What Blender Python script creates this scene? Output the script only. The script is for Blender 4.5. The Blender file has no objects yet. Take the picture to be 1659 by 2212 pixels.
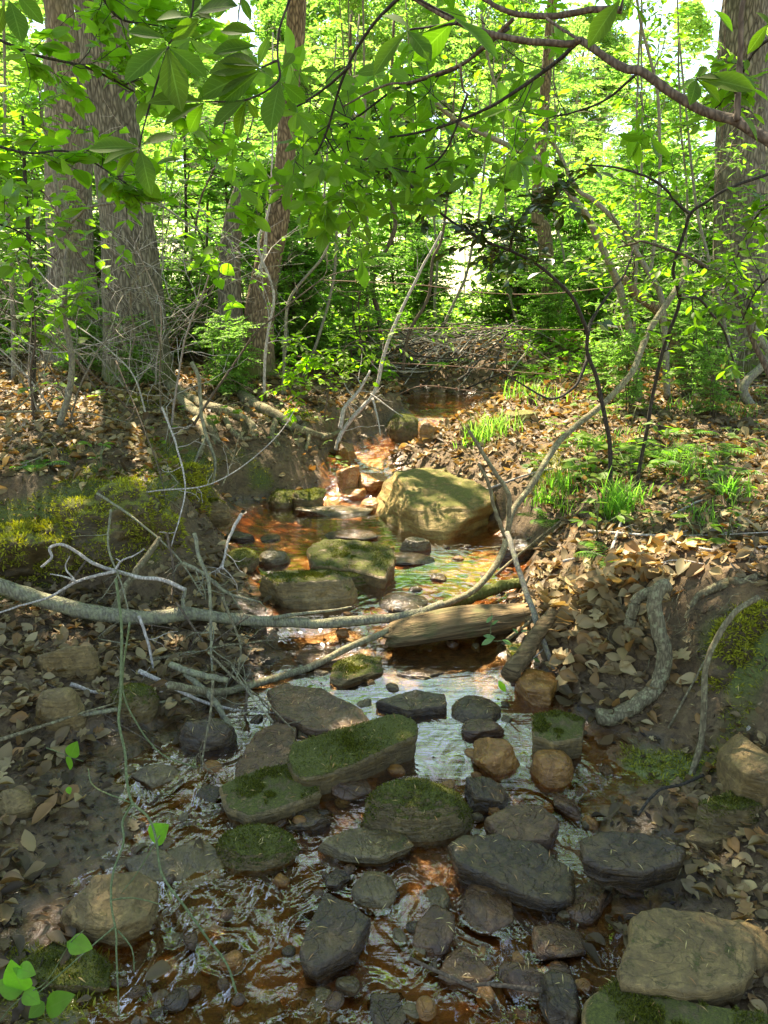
import bpy, bmesh, math, random
import numpy as np
from mathutils import Vector, Matrix

scene = bpy.context.scene
COL = scene.collection
RAD = math.radians

# ------------------------------------------------------------------ camera, world, sun, exposure
PITCH = 16.0
CAMZ = 1.5
FPX = 1671.0                      # focal length in pixels of a 1659 x 2212 picture
cam_d = bpy.data.cameras.new('camera')
cam = bpy.data.objects.new('camera', cam_d)
COL.objects.link(cam)
cam.location = (0, 0, CAMZ)
cam.rotation_euler = (RAD(90 - PITCH), 0, 0)
cam_d.sensor_fit = 'VERTICAL'
cam_d.sensor_height = 24.0
cam_d.lens = 24.0 * FPX / 2212.0
cam_d.clip_start = 0.05
cam_d.clip_end = 1000.0
scene.camera = cam

SUN_EL, SUN_AZ = RAD(57), RAD(-24)          # azimuth from +Y towards +X
SDIR = np.array([math.sin(SUN_AZ) * math.cos(SUN_EL), math.cos(SUN_AZ) * math.cos(SUN_EL), math.sin(SUN_EL)])
world = bpy.data.worlds.new('World')
scene.world = world
world.use_nodes = True
wn = world.node_tree
wn.nodes.clear()
sky = wn.nodes.new('ShaderNodeTexSky')
sky.sky_type = 'NISHITA'
sky.sun_disc = False
sky.sun_elevation = SUN_EL
sky.sun_rotation = SUN_AZ
sky.air_density = 1.0
sky.dust_density = 0.6
bg = wn.nodes.new('ShaderNodeBackground')
bg.inputs['Strength'].default_value = 0.125
wo = wn.nodes.new('ShaderNodeOutputWorld')
wn.links.new(sky.outputs[0], bg.inputs['Color'])
wn.links.new(bg.outputs[0], wo.inputs['Surface'])

sun_d = bpy.data.lights.new('sun', 'SUN')
sun_d.energy = 5.0
sun_d.angle = RAD(0.53)
sun_d.color = (1.0, 0.95, 0.86)
sun = bpy.data.objects.new('sun', sun_d)
COL.objects.link(sun)
sun.rotation_euler = Vector(SDIR).to_track_quat('Z', 'Y').to_euler()
sun.location = (-3, 6, 20)

scene.view_settings.view_transform = 'Standard'
scene.view_settings.look = 'None'
scene.view_settings.gamma = 1.0
scene.view_settings.use_curve_mapping = False
scene.view_settings.exposure = 2.2
scene.view_settings.use_white_balance = True
scene.view_settings.white_balance_temperature = 7700
scene.view_settings.white_balance_tint = 10
cy = scene.cycles
scene.render.engine = 'CYCLES'
cy.max_bounces = 7
cy.diffuse_bounces = 4
cy.glossy_bounces = 3
cy.transmission_bounces = 4
cy.transparent_max_bounces = 8
cy.caustics_reflective = False
cy.caustics_refractive = False
cy.sample_clamp_indirect = 6.0
cy.use_denoising = True
try:
    cy.denoiser = 'OPENIMAGEDENOISE'
    cy.denoising_input_passes = 'RGB_ALBEDO_NORMAL'
except Exception:
    pass

# ------------------------------------------------------------------ maths helpers
SP, CP = math.sin(RAD(PITCH)), math.cos(RAD(PITCH))

def ray(px, py):
    u = (px - 829.5) / FPX
    v = (1106.0 - py) / FPX
    return np.array([u, CP + v * SP, v * CP - SP])

def at(px, py, Y):
    d = ray(px, py)
    t = Y / d[1]
    return np.array([d[0] * t, Y, CAMZ + d[2] * t])

def proj(P):
    P = np.atleast_2d(P)
    x, y, z = P[:, 0], P[:, 1], P[:, 2] - CAMZ
    dep = y * CP - z * SP
    up = y * SP + z * CP
    dep = np.where(dep < 1e-3, 1e-3, dep)
    return 829.5 + x / dep * FPX, 1106.0 - up / dep * FPX, dep

def hsh(ix, iy, iz, seed):
    h = (ix * 374761393 + iy * 668265263 + iz * 2147483647 * 3 + seed * 974711) & 0xFFFFFFFF
    h = ((h ^ (h >> 13)) * 1274126177) & 0xFFFFFFFF
    h = ((h ^ (h >> 16)) * 2246822519) & 0xFFFFFFFF
    return ((h ^ (h >> 15)) & 0xFFFFFF) / float(0xFFFFFF)

def vnoise(P, seed=0):
    P = np.asarray(P, float)
    F = np.floor(P)
    f = P - F
    f = f * f * (3 - 2 * f)
    I = F.astype(np.int64) + 100000
    x, y, z = I[..., 0], I[..., 1], I[..., 2]
    fx, fy, fz = f[..., 0], f[..., 1], f[..., 2]
    r = 0
    for dx in (0, 1):
        wx = fx if dx else 1 - fx
        for dy in (0, 1):
            wy = fy if dy else 1 - fy
            for dz in (0, 1):
                wz = fz if dz else 1 - fz
                r = r + hsh(x + dx, y + dy, z + dz, seed) * wx * wy * wz
    return r * 2 - 1

def fbm(P, octv=4, seed=0, gain=0.5):
    P = np.asarray(P, float)
    a, s, r = 1.0, 0.0, 0.0
    for i in range(octv):
        r = r + a * vnoise(P * (2.03 ** i), seed + i * 17)
        s += a
        a *= gain
    return r / s

def nrm(v):
    v = np.asarray(v, float)
    n = np.linalg.norm(v, axis=-1, keepdims=True)
    return v / np.where(n < 1e-9, 1, n)

def smooth(a, b, x):
    t = np.clip((x - a) / (b - a), 0, 1)
    return t * t * (3 - 2 * t)

# ------------------------------------------------------------------ object helpers
def mesh(name, V, F, mat=None, cols=None, uvs=None, smooth_=True):
    V = np.asarray(V, np.float32)
    F = np.asarray(F, np.int32)
    me = bpy.data.meshes.new(name)
    k = F.shape[1]
    me.vertices.add(len(V))
    me.vertices.foreach_set('co', V.ravel())
    me.loops.add(F.size)
    me.loops.foreach_set('vertex_index', F.ravel())
    me.polygons.add(len(F))
    me.polygons.foreach_set('loop_start', np.arange(0, F.size, k, dtype=np.int32))
    me.polygons.foreach_set('loop_total', np.full(len(F), k, np.int32))
    me.polygons.foreach_set('use_smooth', np.full(len(F), smooth_, bool))
    if cols is not None:
        C = np.asarray(cols, np.float32)
        if C.shape[1] == 3:
            C = np.concatenate([C, np.ones((len(C), 1), np.float32)], 1)
        at_ = me.attributes.new('Col', 'FLOAT_COLOR', 'POINT')
        at_.data.foreach_set('color', C.ravel())
    if uvs is not None:
        at_ = me.attributes.new('leaf_uv', 'FLOAT2', 'POINT')
        at_.data.foreach_set('vector', np.asarray(uvs, np.float32).ravel())
    me.update(calc_edges=True)
    me.validate()
    if mat:
        me.materials.append(mat)
    return me

def link(name, me, parent=None, loc=None, **props):
    o = bpy.data.objects.new(name, me)
    COL.objects.link(o)
    if loc is not None:
        o.location = loc
    if parent is not None:
        o.parent = parent
    for k, v in props.items():
        if v is not None:
            o[k] = v
    return o

def thing(name, label, cat, loc=(0, 0, 0), group=None):
    o = bpy.data.objects.new(name, None)
    o.empty_display_size = 0.1
    COL.objects.link(o)
    o.location = loc
    o['label'] = label
    o['category'] = cat
    if group:
        o['group'] = group
    return o

def spline(P, n=8):
    P = np.asarray(P, float)
    if len(P) < 3:
        t = np.linspace(0, 1, n + 1)[:, None]
        return P[0] * (1 - t) + P[-1] * t
    Q = np.vstack([2 * P[0] - P[1], P, 2 * P[-1] - P[-2]])
    out = []
    for i in range(1, len(Q) - 2):
        p0, p1, p2, p3 = Q[i - 1], Q[i], Q[i + 1], Q[i + 2]
        t = np.linspace(0, 1, n, endpoint=False)[:, None]
        out.append(0.5 * ((2 * p1) + (-p0 + p2) * t + (2 * p0 - 5 * p1 + 4 * p2 - p3) * t ** 2
                          + (-p0 + 3 * p1 - 3 * p2 + p3) * t ** 3))
    out.append(P[-1][None])
    return np.vstack(out)

def tube(P, R, sides=6, knots=0.0, seed=0, cap=True):
    """swept tube: P (n,3), R scalar or (n,)"""
    P = np.asarray(P, float)
    n = len(P)
    R = np.full(n, R, float) if np.isscalar(R) else np.asarray(R, float)
    T = np.gradient(P, axis=0)
    T = nrm(T)
    up = np.array([0.13, 0.21, 0.97])
    if abs(T.mean(0)[2]) > 0.8:
        up = np.array([0.97, 0.2, 0.13])
    A = nrm(np.cross(T, up))
    B = np.cross(T, A)
    ang = np.linspace(0, 2 * math.pi, sides, endpoint=False)
    rr = R[:, None] * np.ones((1, sides))
    if knots:
        q = np.stack([np.cos(ang)[None, :] * 1.2 + 0 * rr, np.sin(ang)[None, :] * 1.2 + 0 * rr,
                      (np.cumsum(np.r_[0, np.linalg.norm(np.diff(P, axis=0), axis=1)]) / np.maximum(R.mean() * 3, 1e-4))[:, None] + 0 * rr], -1)
        rr = rr * (1 + knots * fbm(q, 3, seed))
    V = P[:, None, :] + rr[..., None] * (np.cos(ang)[None, :, None] * A[:, None, :] + np.sin(ang)[None, :, None] * B[:, None, :])
    V = V.reshape(-1, 3)
    i = np.arange(n - 1)[:, None] * sides
    j = np.arange(sides)[None, :]
    j2 = (j + 1) % sides
    F = np.stack([i + j, i + j2, i + sides + j2, i + sides + j], -1).reshape(-1, 4)
    if cap:
        V = np.vstack([V, P[:1], P[-1:]])
        c0, c1 = n * sides, n * sides + 1
        e = []
        for a in range(0, sides, 2):
            e.append([c0, (a + 2) % sides, (a + 1) % sides, a])
            b = (n - 1) * sides
            e.append([c1, b + a, b + (a + 1) % sides, b + (a + 2) % sides])
        F = np.vstack([F, np.array(e)])
    return V, F

class Pool:
    """collects verts and quads for one mesh"""
    def __init__(self):
        self.V, self.F, self.C, self.U, self.n = [], [], [], [], 0
    def add(self, V, F, C=None, U=None):
        self.V.append(V)
        self.F.append(np.asarray(F) + self.n)
        if C is not None:
            C = np.asarray(C, float)
            if C.ndim == 1:
                C = np.tile(C, (len(V), 1))
            self.C.append(C)
        if U is not None:
            self.U.append(U)
        self.n += len(V)
        return self
    def mesh(self, name, mat, smooth_=True):
        return mesh(name, np.vstack(self.V), np.vstack(self.F), mat,
                    np.vstack(self.C) if self.C else None, np.vstack(self.U) if self.U else None, smooth_)

# ------------------------------------------------------------------ leaf templates: (s, across, lift) with quads
def leaf_template(profile, ns=7, fold=0.12, curl=-0.12, cup=0.0, wav=0.0, seed=1):
    s = np.linspace(0, 1, ns)
    w = np.array([profile(a) for a in s])
    V, U = [], []
    for a, b in zip(s, w):
        for c in (-1, 0, 1):
            z = (abs(c) * fold * b * 2) + curl * a * a + cup * c * c * math.sin(a * math.pi)
            z += wav * math.sin(a * 9 + c * 2.1 + seed) * abs(c)
            V.append((a, c * b, z))
            U.append((a, c * 0.5 + 0.5))
    F = []
    for i in range(ns - 1):
        for c in (0, 1):
            F.append((i * 3 + c, i * 3 + c + 1, (i + 1) * 3 + c + 1, (i + 1) * 3 + c))
    return np.array(V), np.array(F), np.array(U)

P_ELL = lambda a: 0.20 * max(0.02, math.sin(math.pi * min(1, a ** 1.12))) ** 0.85 if 0 < a < 1 else 0.006
P_OBO = lambda a: 0.21 * max(0.02, math.sin(math.pi * (a ** 1.35))) ** 0.9 if 0 < a < 1 else 0.006
P_HEART = lambda a: 0.006 if a >= 1 else (0.05 if a <= 0 else 0.36 * math.sin(math.pi * a ** 0.66) ** 0.85)
def P_OAK(a):
    return 0.004 if a >= 1 else max(0.012, 0.27 * math.sin(math.pi * a ** 0.8) ** 0.6 * (1 + 0.42 * math.sin(a * 21)))
def P_BEECH(a):
    return 0.004 if a >= 1 else max(0.01, 0.25 * math.sin(math.pi * a ** 0.85) ** 0.7 * (1 + 0.22 * math.sin(a * 31)))

T_ELL = leaf_template(P_ELL, 8)
T_OBO = leaf_template(P_OBO, 8, fold=0.15, curl=-0.18)
T_HEART = leaf_template(P_HEART, 9, fold=0.06, curl=-0.1)
T_MID = leaf_template(P_ELL, 4, fold=0.15, curl=-0.15)
T_RH = (np.array([(0, 0, 0), (0.45, 0.27, 0.05), (1, 0, -0.1), (0.45, -0.27, 0.05)]), np.array([(0, 1, 2, 3)]),
        np.array([(0, .5), (.45, 1), (1, .5), (.45, 0)]))
T_OAK = leaf_template(P_OAK, 15, fold=0.05, curl=0.10, cup=0.10, wav=0.03, seed=2)
T_BEECH = [leaf_template(P_BEECH, 7, fold=0.1, curl=c, cup=d, wav=0.03, seed=k) for k, (c, d) in
           enumerate([(0.18, 0.16), (-0.22, 0.20), (0.34, -0.10), (-0.10, 0.30), (0.42, 0.24)])]

def leaves(pool, P, D, N, L, C, T=T_MID, width=1.0):
    """vectorised leaves. P base, D axis, N normal (n,3); L (n,), C (n,3)"""
    TV, TF, TU = T
    P, D, N = np.atleast_2d(P), nrm(np.atleast_2d(D)), np.atleast_2d(N)
    n = len(P)
    if n == 0:
        return
    S = nrm(np.cross(N, D))
    N2 = np.cross(D, S)
    L = np.broadcast_to(np.asarray(L, float), (n,))
    Wd = np.broadcast_to(np.asarray(width, float), (n,))
    V = (P[:, None, :] + L[:, None, None] * (TV[None, :, 0, None] * D[:, None, :]
         + (TV[None, :, 1] * Wd[:, None])[..., None] * S[:, None, :] + TV[None, :, 2, None] * N2[:, None, :]))
    k = len(TV)
    F = (np.arange(n)[:, None, None] * k + TF[None]).reshape(-1, TF.shape[1])
    Cc = np.repeat(np.asarray(C, float), k, axis=0)
    U = np.tile(TU, (n, 1))
    pool.add(V.reshape(-1, 3), F, Cc, U)

# ------------------------------------------------------------------ materials
def nt(name):
    m = bpy.data.materials.new(name)
    m.use_nodes = True
    t = m.node_tree
    t.nodes.clear()
    return m, t

class N:
    def __init__(s, t):
        s.t = t
    def __call__(s, typ, **kw):
        n = s.t.nodes.new('ShaderNode' + typ)
        ins = kw.pop('ins', {})
        for k, v in kw.items():
            setattr(n, k, v)
        for k, v in ins.items():
            if hasattr(v, 'node') or isinstance(v, bpy.types.NodeSocket):
                s.t.links.new(v, n.inputs[k])
            else:
                n.inputs[k].default_value = v
        return n
    def ramp(s, fac, stops, interp='LINEAR'):
        n = s.t.nodes.new('ShaderNodeValToRGB')
        n.color_ramp.interpolation = interp
        e = n.color_ramp.elements
        while len(e) < len(stops):
            e.new(0.5)
        for q, (p, c) in zip(e, stops):
            q.position = p
            q.color = (*c, 1) if len(c) == 3 else c
        s.t.links.new(fac, n.inputs[0])
        return n.outputs[0]
    def mix(s, f, a, b, mode='MIX'):
        n = s.t.nodes.new('ShaderNodeMix')
        n.data_type = 'RGBA'
        n.blend_type = mode
        for sock, v in ((n.inputs[0], f), (n.inputs[6], a), (n.inputs[7], b)):
            if isinstance(v, bpy.types.NodeSocket):
                s.t.links.new(v, sock)
            else:
                sock.default_value = v if not isinstance(v, tuple) else (*v[:3], 1)
        return n.outputs[2]
    def math(s, op, a, b=0.0, c=None, clamp=False):
        n = s.t.nodes.new('ShaderNodeMath')
        n.operation = op
        n.use_clamp = clamp
        for i, v in enumerate((a, b) if c is None else (a, b, c)):
            if isinstance(v, bpy.types.NodeSocket):
                s.t.links.new(v, n.inputs[i])
            else:
                n.inputs[i].default_value = v
        return n.outputs[0]
    def mapr(s, v, a, b, c=0.0, d=1.0):
        n = s.t.nodes.new('ShaderNodeMapRange')
        s.t.links.new(v, n.inputs[0])
        for i, q in enumerate((a, b, c, d)):
            n.inputs[i + 1].default_value = q
        return n.outputs[0]
    def noise(s, vec, scale, detail=4, rough=0.6, dist=0.0):
        n = s('TexNoise', ins={'Scale': scale, 'Detail': detail, 'Roughness': rough, 'Distortion': dist})
        if vec is not None:
            s.t.links.new(vec, n.inputs['Vector'])
        return n.outputs[0]
    def bump(s, h, strength, dist, prev=None):
        n = s('Bump', ins={'Strength': strength, 'Distance': dist, 'Height': h})
        if prev is not None:
            s.t.links.new(prev, n.inputs['Normal'])
        return n.outputs[0]
    def out(s, sh):
        o = s.t.nodes.new('ShaderNodeOutputMaterial')
        s.t.links.new(sh, o.inputs['Surface'])

def leaf_mat(name, trans=(0.55, 0.85, 0.16), tw=0.45, rough=0.5, spec=0.22, veins=True, tboost=2.2):
    m, t = nt(name)
    n = N(t)
    a = n('Attribute', attribute_name='Col').outputs['Color']
    if veins:
        uv = n('Attribute', attribute_name='leaf_uv').outputs['Vector']
        sx = n('SeparateXYZ', ins={0: uv})
        c = n.math('ABSOLUTE', n.math('SUBTRACT', sx.outputs[1], 0.5))
        mid = n.math('LESS_THAN', c, 0.028)
        w = n.math('SINE', n.math('ADD', n.math('MULTIPLY', sx.outputs[0], 62.0), n.math('MULTIPLY', c, -26.0)))
        side = n.math('MULTIPLY', n.math('GREATER_THAN', w, 0.93), 0.35)
        vein = n.math('MAXIMUM', n.math('MULTIPLY', mid, 0.7), side)
        blot = n.noise(n('NewGeometry').outputs['Position'], 45, 3)
        a2 = n.mix(n.mapr(blot, 0.35, 0.7, 0, 0.35), a, (0.09, 0.13, 0.02))
        col = n.mix(n.math('MULTIPLY', vein, 0.6), a2, (0.16, 0.24, 0.06))
    else:
        col = a
    tr = n.mix(1.0, col, (trans[0] * tboost, trans[1] * tboost, trans[2] * tboost), 'MULTIPLY')
    p = n('BsdfPrincipled', ins={'Base Color': col, 'Roughness': rough, 'Specular IOR Level': spec})
    tl = n('BsdfTranslucent', ins={'Color': tr})
    mx = n('MixShader', ins={0: tw, 1: p.outputs[0], 2: tl.outputs[0]})
    n.out(mx.outputs[0])
    return m

M = {}
M['leaf'] = leaf_mat('green_leaf', trans=(0.72, 1.0, 0.30), tboost=3.2, tw=.52)
M['leaf_near'] = leaf_mat('near_green_leaf', trans=(0.66, 1.0, 0.20), tboost=2.8, tw=.45, rough=.65, spec=.12)
M['leaf_far'] = leaf_mat('sunlit_foliage', trans=(0.68, 1.0, 0.50), veins=False, rough=0.6, spec=.2, tboost=3.3, tw=.5)
M['leaf_dark'] = leaf_mat('dark_glossy_leaf', trans=(0.6, 0.9, 0.1), rough=0.28, spec=0.5, tw=0.22, tboost=1.8)
M['dead_leaf'] = leaf_mat('dry_leaf', trans=(1.0, 0.8, 0.4), tw=0.2, veins=False, rough=0.55, spec=0.3, tboost=1.6)
M['moss_blade'] = leaf_mat('moss_blades', trans=(0.9, 0.95, 0.1), tw=0.35, veins=False, rough=0.6, spec=0.2, tboost=2.0)

def bark_mat(name, dark, light, scale=1.0, moss=0.0, lichen=0.0, furrow=1.0, rough=0.85):
    m, t = nt(name)
    n = N(t)
    co = n('TexCoord').outputs['Object']
    mp = n('Mapping', ins={'Vector': co, 'Scale': (24 * scale, 24 * scale, 6.5 * scale)}).outputs[0]
    f = n.noise(mp, 2.2, 5, 0.65, 0.7)
    vor = n('TexVoronoi', feature='DISTANCE_TO_EDGE', ins={'Vector': mp, 'Scale': 1.6}).outputs[0]
    h = n.math('MULTIPLY', n.mapr(vor, 0.0, 0.35), 0.6)
    h = n.math('ADD', h, n.math('MULTIPLY', f, 0.7))
    big = n.noise(co, 3.0, 3)
    col = n.ramp(h, [(0.25, dark), (0.62, tuple((a + b) / 2 for a, b in zip(dark, light))), (0.95, light)])
    col = n.mix(n.mapr(big, 0.4, 0.7, 0, 0.45), col, tuple(c * 0.6 for c in light))
    if lichen:
        lf = n.noise(co, 22 * scale, 5, 0.7)
        col = n.mix(n.mapr(lf, 0.56 - 0.12 * lichen, 0.62, 0, 0.8), col, (0.30, 0.29, 0.15))
    if moss:
        z = n('SeparateXYZ', ins={0: n('NewGeometry').outputs['Position']}).outputs[2]
        mf = n.noise(co, 9, 4)
        low = n.mapr(z, 1.35, 0.6, 0, 1)
        msk = n.mapr(n.math('ADD', n.math('MULTIPLY', low, moss), mf), 0.85, 1.15, 0, 0.85)
        col = n.mix(msk, col, (0.10, 0.12, 0.02))
    b = n.bump(h, furrow, 0.012 / scale)
    b = n.bump(n.noise(co, 120, 3), 0.3, 0.003, b)
    p = n('BsdfPrincipled', ins={'Base Color': col, 'Roughness': rough, 'Normal': b, 'Specular IOR Level': 0.2})
    n.out(p.outputs[0])
    return m

M['bark_oak'] = bark_mat('oak_bark', (0.028, 0.023, 0.014), (0.29, 0.25, 0.17), 1.0, moss=0.8, furrow=1.0)
M['bark_pale'] = bark_mat('pale_bark', (0.06, 0.046, 0.032), (0.38, 0.31, 0.23), 1.1, moss=0.5, furrow=0.9)
M['bark_brown'] = bark_mat('brown_bark', (0.045, 0.029, 0.016), (0.34, 0.24, 0.14), 1.2, moss=0.8, furrow=0.9)
M['stem_grey'] = bark_mat('grey_stem', (0.09, 0.08, 0.06), (0.30, 0.26, 0.20), 2.5, lichen=0.8, furrow=0.5)
M['stem_dark'] = bark_mat('dark_stem', (0.018, 0.015, 0.012), (0.08, 0.065, 0.045), 2.5, furrow=0.5)
M['stem_brown'] = bark_mat('brown_stem', (0.05, 0.035, 0.022), (0.19, 0.14, 0.09), 2.5, furrow=0.5)
M['lichen_wood'] = bark_mat('lichen_wood', (0.08, 0.07, 0.045), (0.28, 0.25, 0.17), 2.0, lichen=1.2, furrow=0.7)
M['dead_white'] = bark_mat('bleached_wood', (0.22, 0.18, 0.14), (0.62, 0.55, 0.46), 2.5, furrow=0.4)
M['olive_wood'] = bark_mat('olive_pole', (0.10, 0.08, 0.04), (0.25, 0.21, 0.12), 2.2, lichen=0.5, furrow=0.4)
M['root'] = bark_mat('root_bark', (0.07, 0.055, 0.03), (0.27, 0.22, 0.12), 2.2, lichen=0.3, furrow=0.6)
M['green_vine'] = bark_mat('green_vine', (0.07, 0.09, 0.03), (0.19, 0.22, 0.09), 3.0, furrow=0.2, rough=0.5)

def rock_mat(name, c1, c2, c3, moss=0.0, wet=0.25, strata=0.5, mossc=(0.105, 0.11, 0.014)):
    m, t = nt(name)
    n = N(t)
    co = n('TexCoord').outputs['Object']
    c1, c2, c3 = [(c[0] * 1.15, c[1] * 1.0, c[2] * .60) for c in (c1, c2, c3)]
    geo = n('NewGeometry')
    st = n('Mapping', ins={'Vector': co, 'Scale': (3, 3, 22), 'Rotation': (0.15, 0.1, 0)}).outputs[0]
    layer = n.noise(st, 2.2, 6, 0.65, 1.0)
    big = n.noise(co, 7, 5, 0.6)
    fine = n.noise(co, 90, 4, 0.7)
    f = n.math('ADD', n.math('MULTIPLY', layer, strata), n.math('MULTIPLY', big, 1.0 - strata))
    col = n.ramp(f, [(0.30, c1), (0.5, c2), (0.68, c3)])
    col = n.mix(n.mapr(fine, 0.45, 0.75, 0, 0.55), col, tuple(x * 0.35 for x in c1))
    blotch = n.noise(co, 26, 5, 0.8, 0.5)
    col = n.mix(n.mapr(blotch, 0.5, 0.68, 0, 0.6), col, tuple(min(.6, x * 1.35) for x in c3))
    crack = n.noise(n('Mapping', ins={'Vector': co, 'Scale': (4, 4, 9), 'Rotation': (0.3, 0.2, 0.4)}).outputs[0], 2.5, 3, 0.5, 1.5)
    crk = n.mapr(n.math('ABSOLUTE', n.math('SUBTRACT', crack, 0.5)), 0.0, 0.012, 1, 0)
    col = n.mix(n.math('MULTIPLY', crk, 0.2), col, tuple(x * 0.25 for x in c1))
    sx = n('SeparateXYZ', ins={0: geo.outputs['Normal']})
    h = n.math('ADD', n.math('MULTIPLY', layer, 0.7), n.math('ADD', n.math('MULTIPLY', fine, 0.15), n.math('MULTIPLY', blotch, 0.3)))
    h = n.math('SUBTRACT', h, n.math('MULTIPLY', crk, 0.12))
    b = n.bump(h, 0.9, 0.018)
    b = n.bump(n.noise(co, 260, 3, 0.7), 0.35, 0.0015, b)
    rough = n.mapr(n.math('ADD', n.math('MULTIPLY', big, 1.2), wet), 0.45, 1.0, 0.65, 0.13)
    if moss:
        mf = n.noise(co, 16, 7, 0.8, 0.4)
        mm = n.math('ADD', n.math('MULTIPLY', sx.outputs[2], 0.55), n.math('MULTIPLY', mf, 1.0))
        msk = n.mapr(mm, 1.22 - 0.36 * moss, 1.32 - 0.36 * moss, 0, 1)
        mv = n.noise(co, 160, 4, 0.8)
        mcol = n.ramp(mv, [(0.3, tuple(x * 0.45 for x in mossc)), (0.55, mossc), (0.75, tuple(min(1, x * 2.1) for x in mossc))])
        col = n.mix(msk, col, mcol)
        rough = n.mix(msk, rough, (0.95, 0.95, 0.95))
        b = n.bump(n.math('MULTIPLY', mv, msk), 0.9, 0.008, b)
    p = n('BsdfPrincipled', ins={'Base Color': col, 'Roughness': rough, 'Normal': b, 'Specular IOR Level': 0.5})
    n.out(p.outputs[0])
    return m

M['rock_tan'] = rock_mat('tan_rock', (0.06, 0.04, 0.020), (0.15, 0.11, 0.055), (0.23, 0.175, 0.095), moss=0.35, wet=-0.3)
M['rock_olive'] = rock_mat('olive_boulder', (0.13, 0.09, 0.03), (0.25, 0.18, 0.065), (0.31, 0.25, 0.10), moss=0.8, wet=-0.3, mossc=(0.16, 0.15, 0.025))
M['rock_moss'] = rock_mat('mossy_rock', (0.06, 0.045, 0.025), (0.11, 0.085, 0.045), (0.18, 0.14, 0.07), moss=1.15, wet=0.0)
M['rock_half'] = rock_mat('part_mossy_rock', (0.07, 0.05, 0.028), (0.14, 0.11, 0.06), (0.25, 0.19, 0.10), moss=0.8, wet=0.0)
M['rock_wet'] = rock_mat('wet_dark_rock', (0.014, 0.009, 0.005), (0.042, 0.028, 0.015), (0.095, 0.068, 0.040), moss=0.15, wet=0.75)
M['rock_brown'] = rock_mat('wet_brown_rock', (0.03, 0.016, 0.009), (0.075, 0.042, 0.024), (0.13, 0.08, 0.05), moss=0.05, wet=0.75)
M['rock_grey'] = rock_mat('grey_rock', (0.045, 0.034, 0.018), (0.10, 0.080, 0.048), (0.17, 0.14, 0.088), moss=0.35, wet=0.3)
M['rock_orange'] = rock_mat('rust_rock', (0.09, 0.045, 0.015), (0.20, 0.10, 0.03), (0.30, 0.17, 0.06), moss=0.05, wet=0.2)
M['rock_rust'] = rock_mat('iron_stained_rock', (0.14, 0.05, 0.018), (0.30, 0.14, 0.06), (0.46, 0.28, 0.16), moss=0.0, wet=0.35)

def simple_wood():
    m, t = nt('weathered_wood')
    n = N(t)
    co = n('TexCoord').outputs['Object']
    mp = n('Mapping', ins={'Vector': co, 'Scale': (1.6, 18, 34)}).outputs[0]
    g = n.noise(mp, 2.0, 6, 0.7, 0.8)
    col = n.ramp(g, [(0.32, (0.03, 0.018, 0.008)), (0.45, (0.13, 0.085, 0.035)), (0.6, (0.27, 0.18, 0.08)), (0.75, (0.36, 0.28, 0.14))])
    mo = n.noise(co, 8, 4)
    col = n.mix(n.mapr(mo, 0.55, 0.7, 0, 0.7), col, (0.09, 0.10, 0.03))
    b = n.bump(g, 1.0, 0.02)
    p = n('BsdfPrincipled', ins={'Base Color': col, 'Roughness': 0.8, 'Normal': b, 'Specular IOR Level': 0.3})
    n.out(p.outputs[0])
    return m
M['wood'] = simple_wood()

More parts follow.
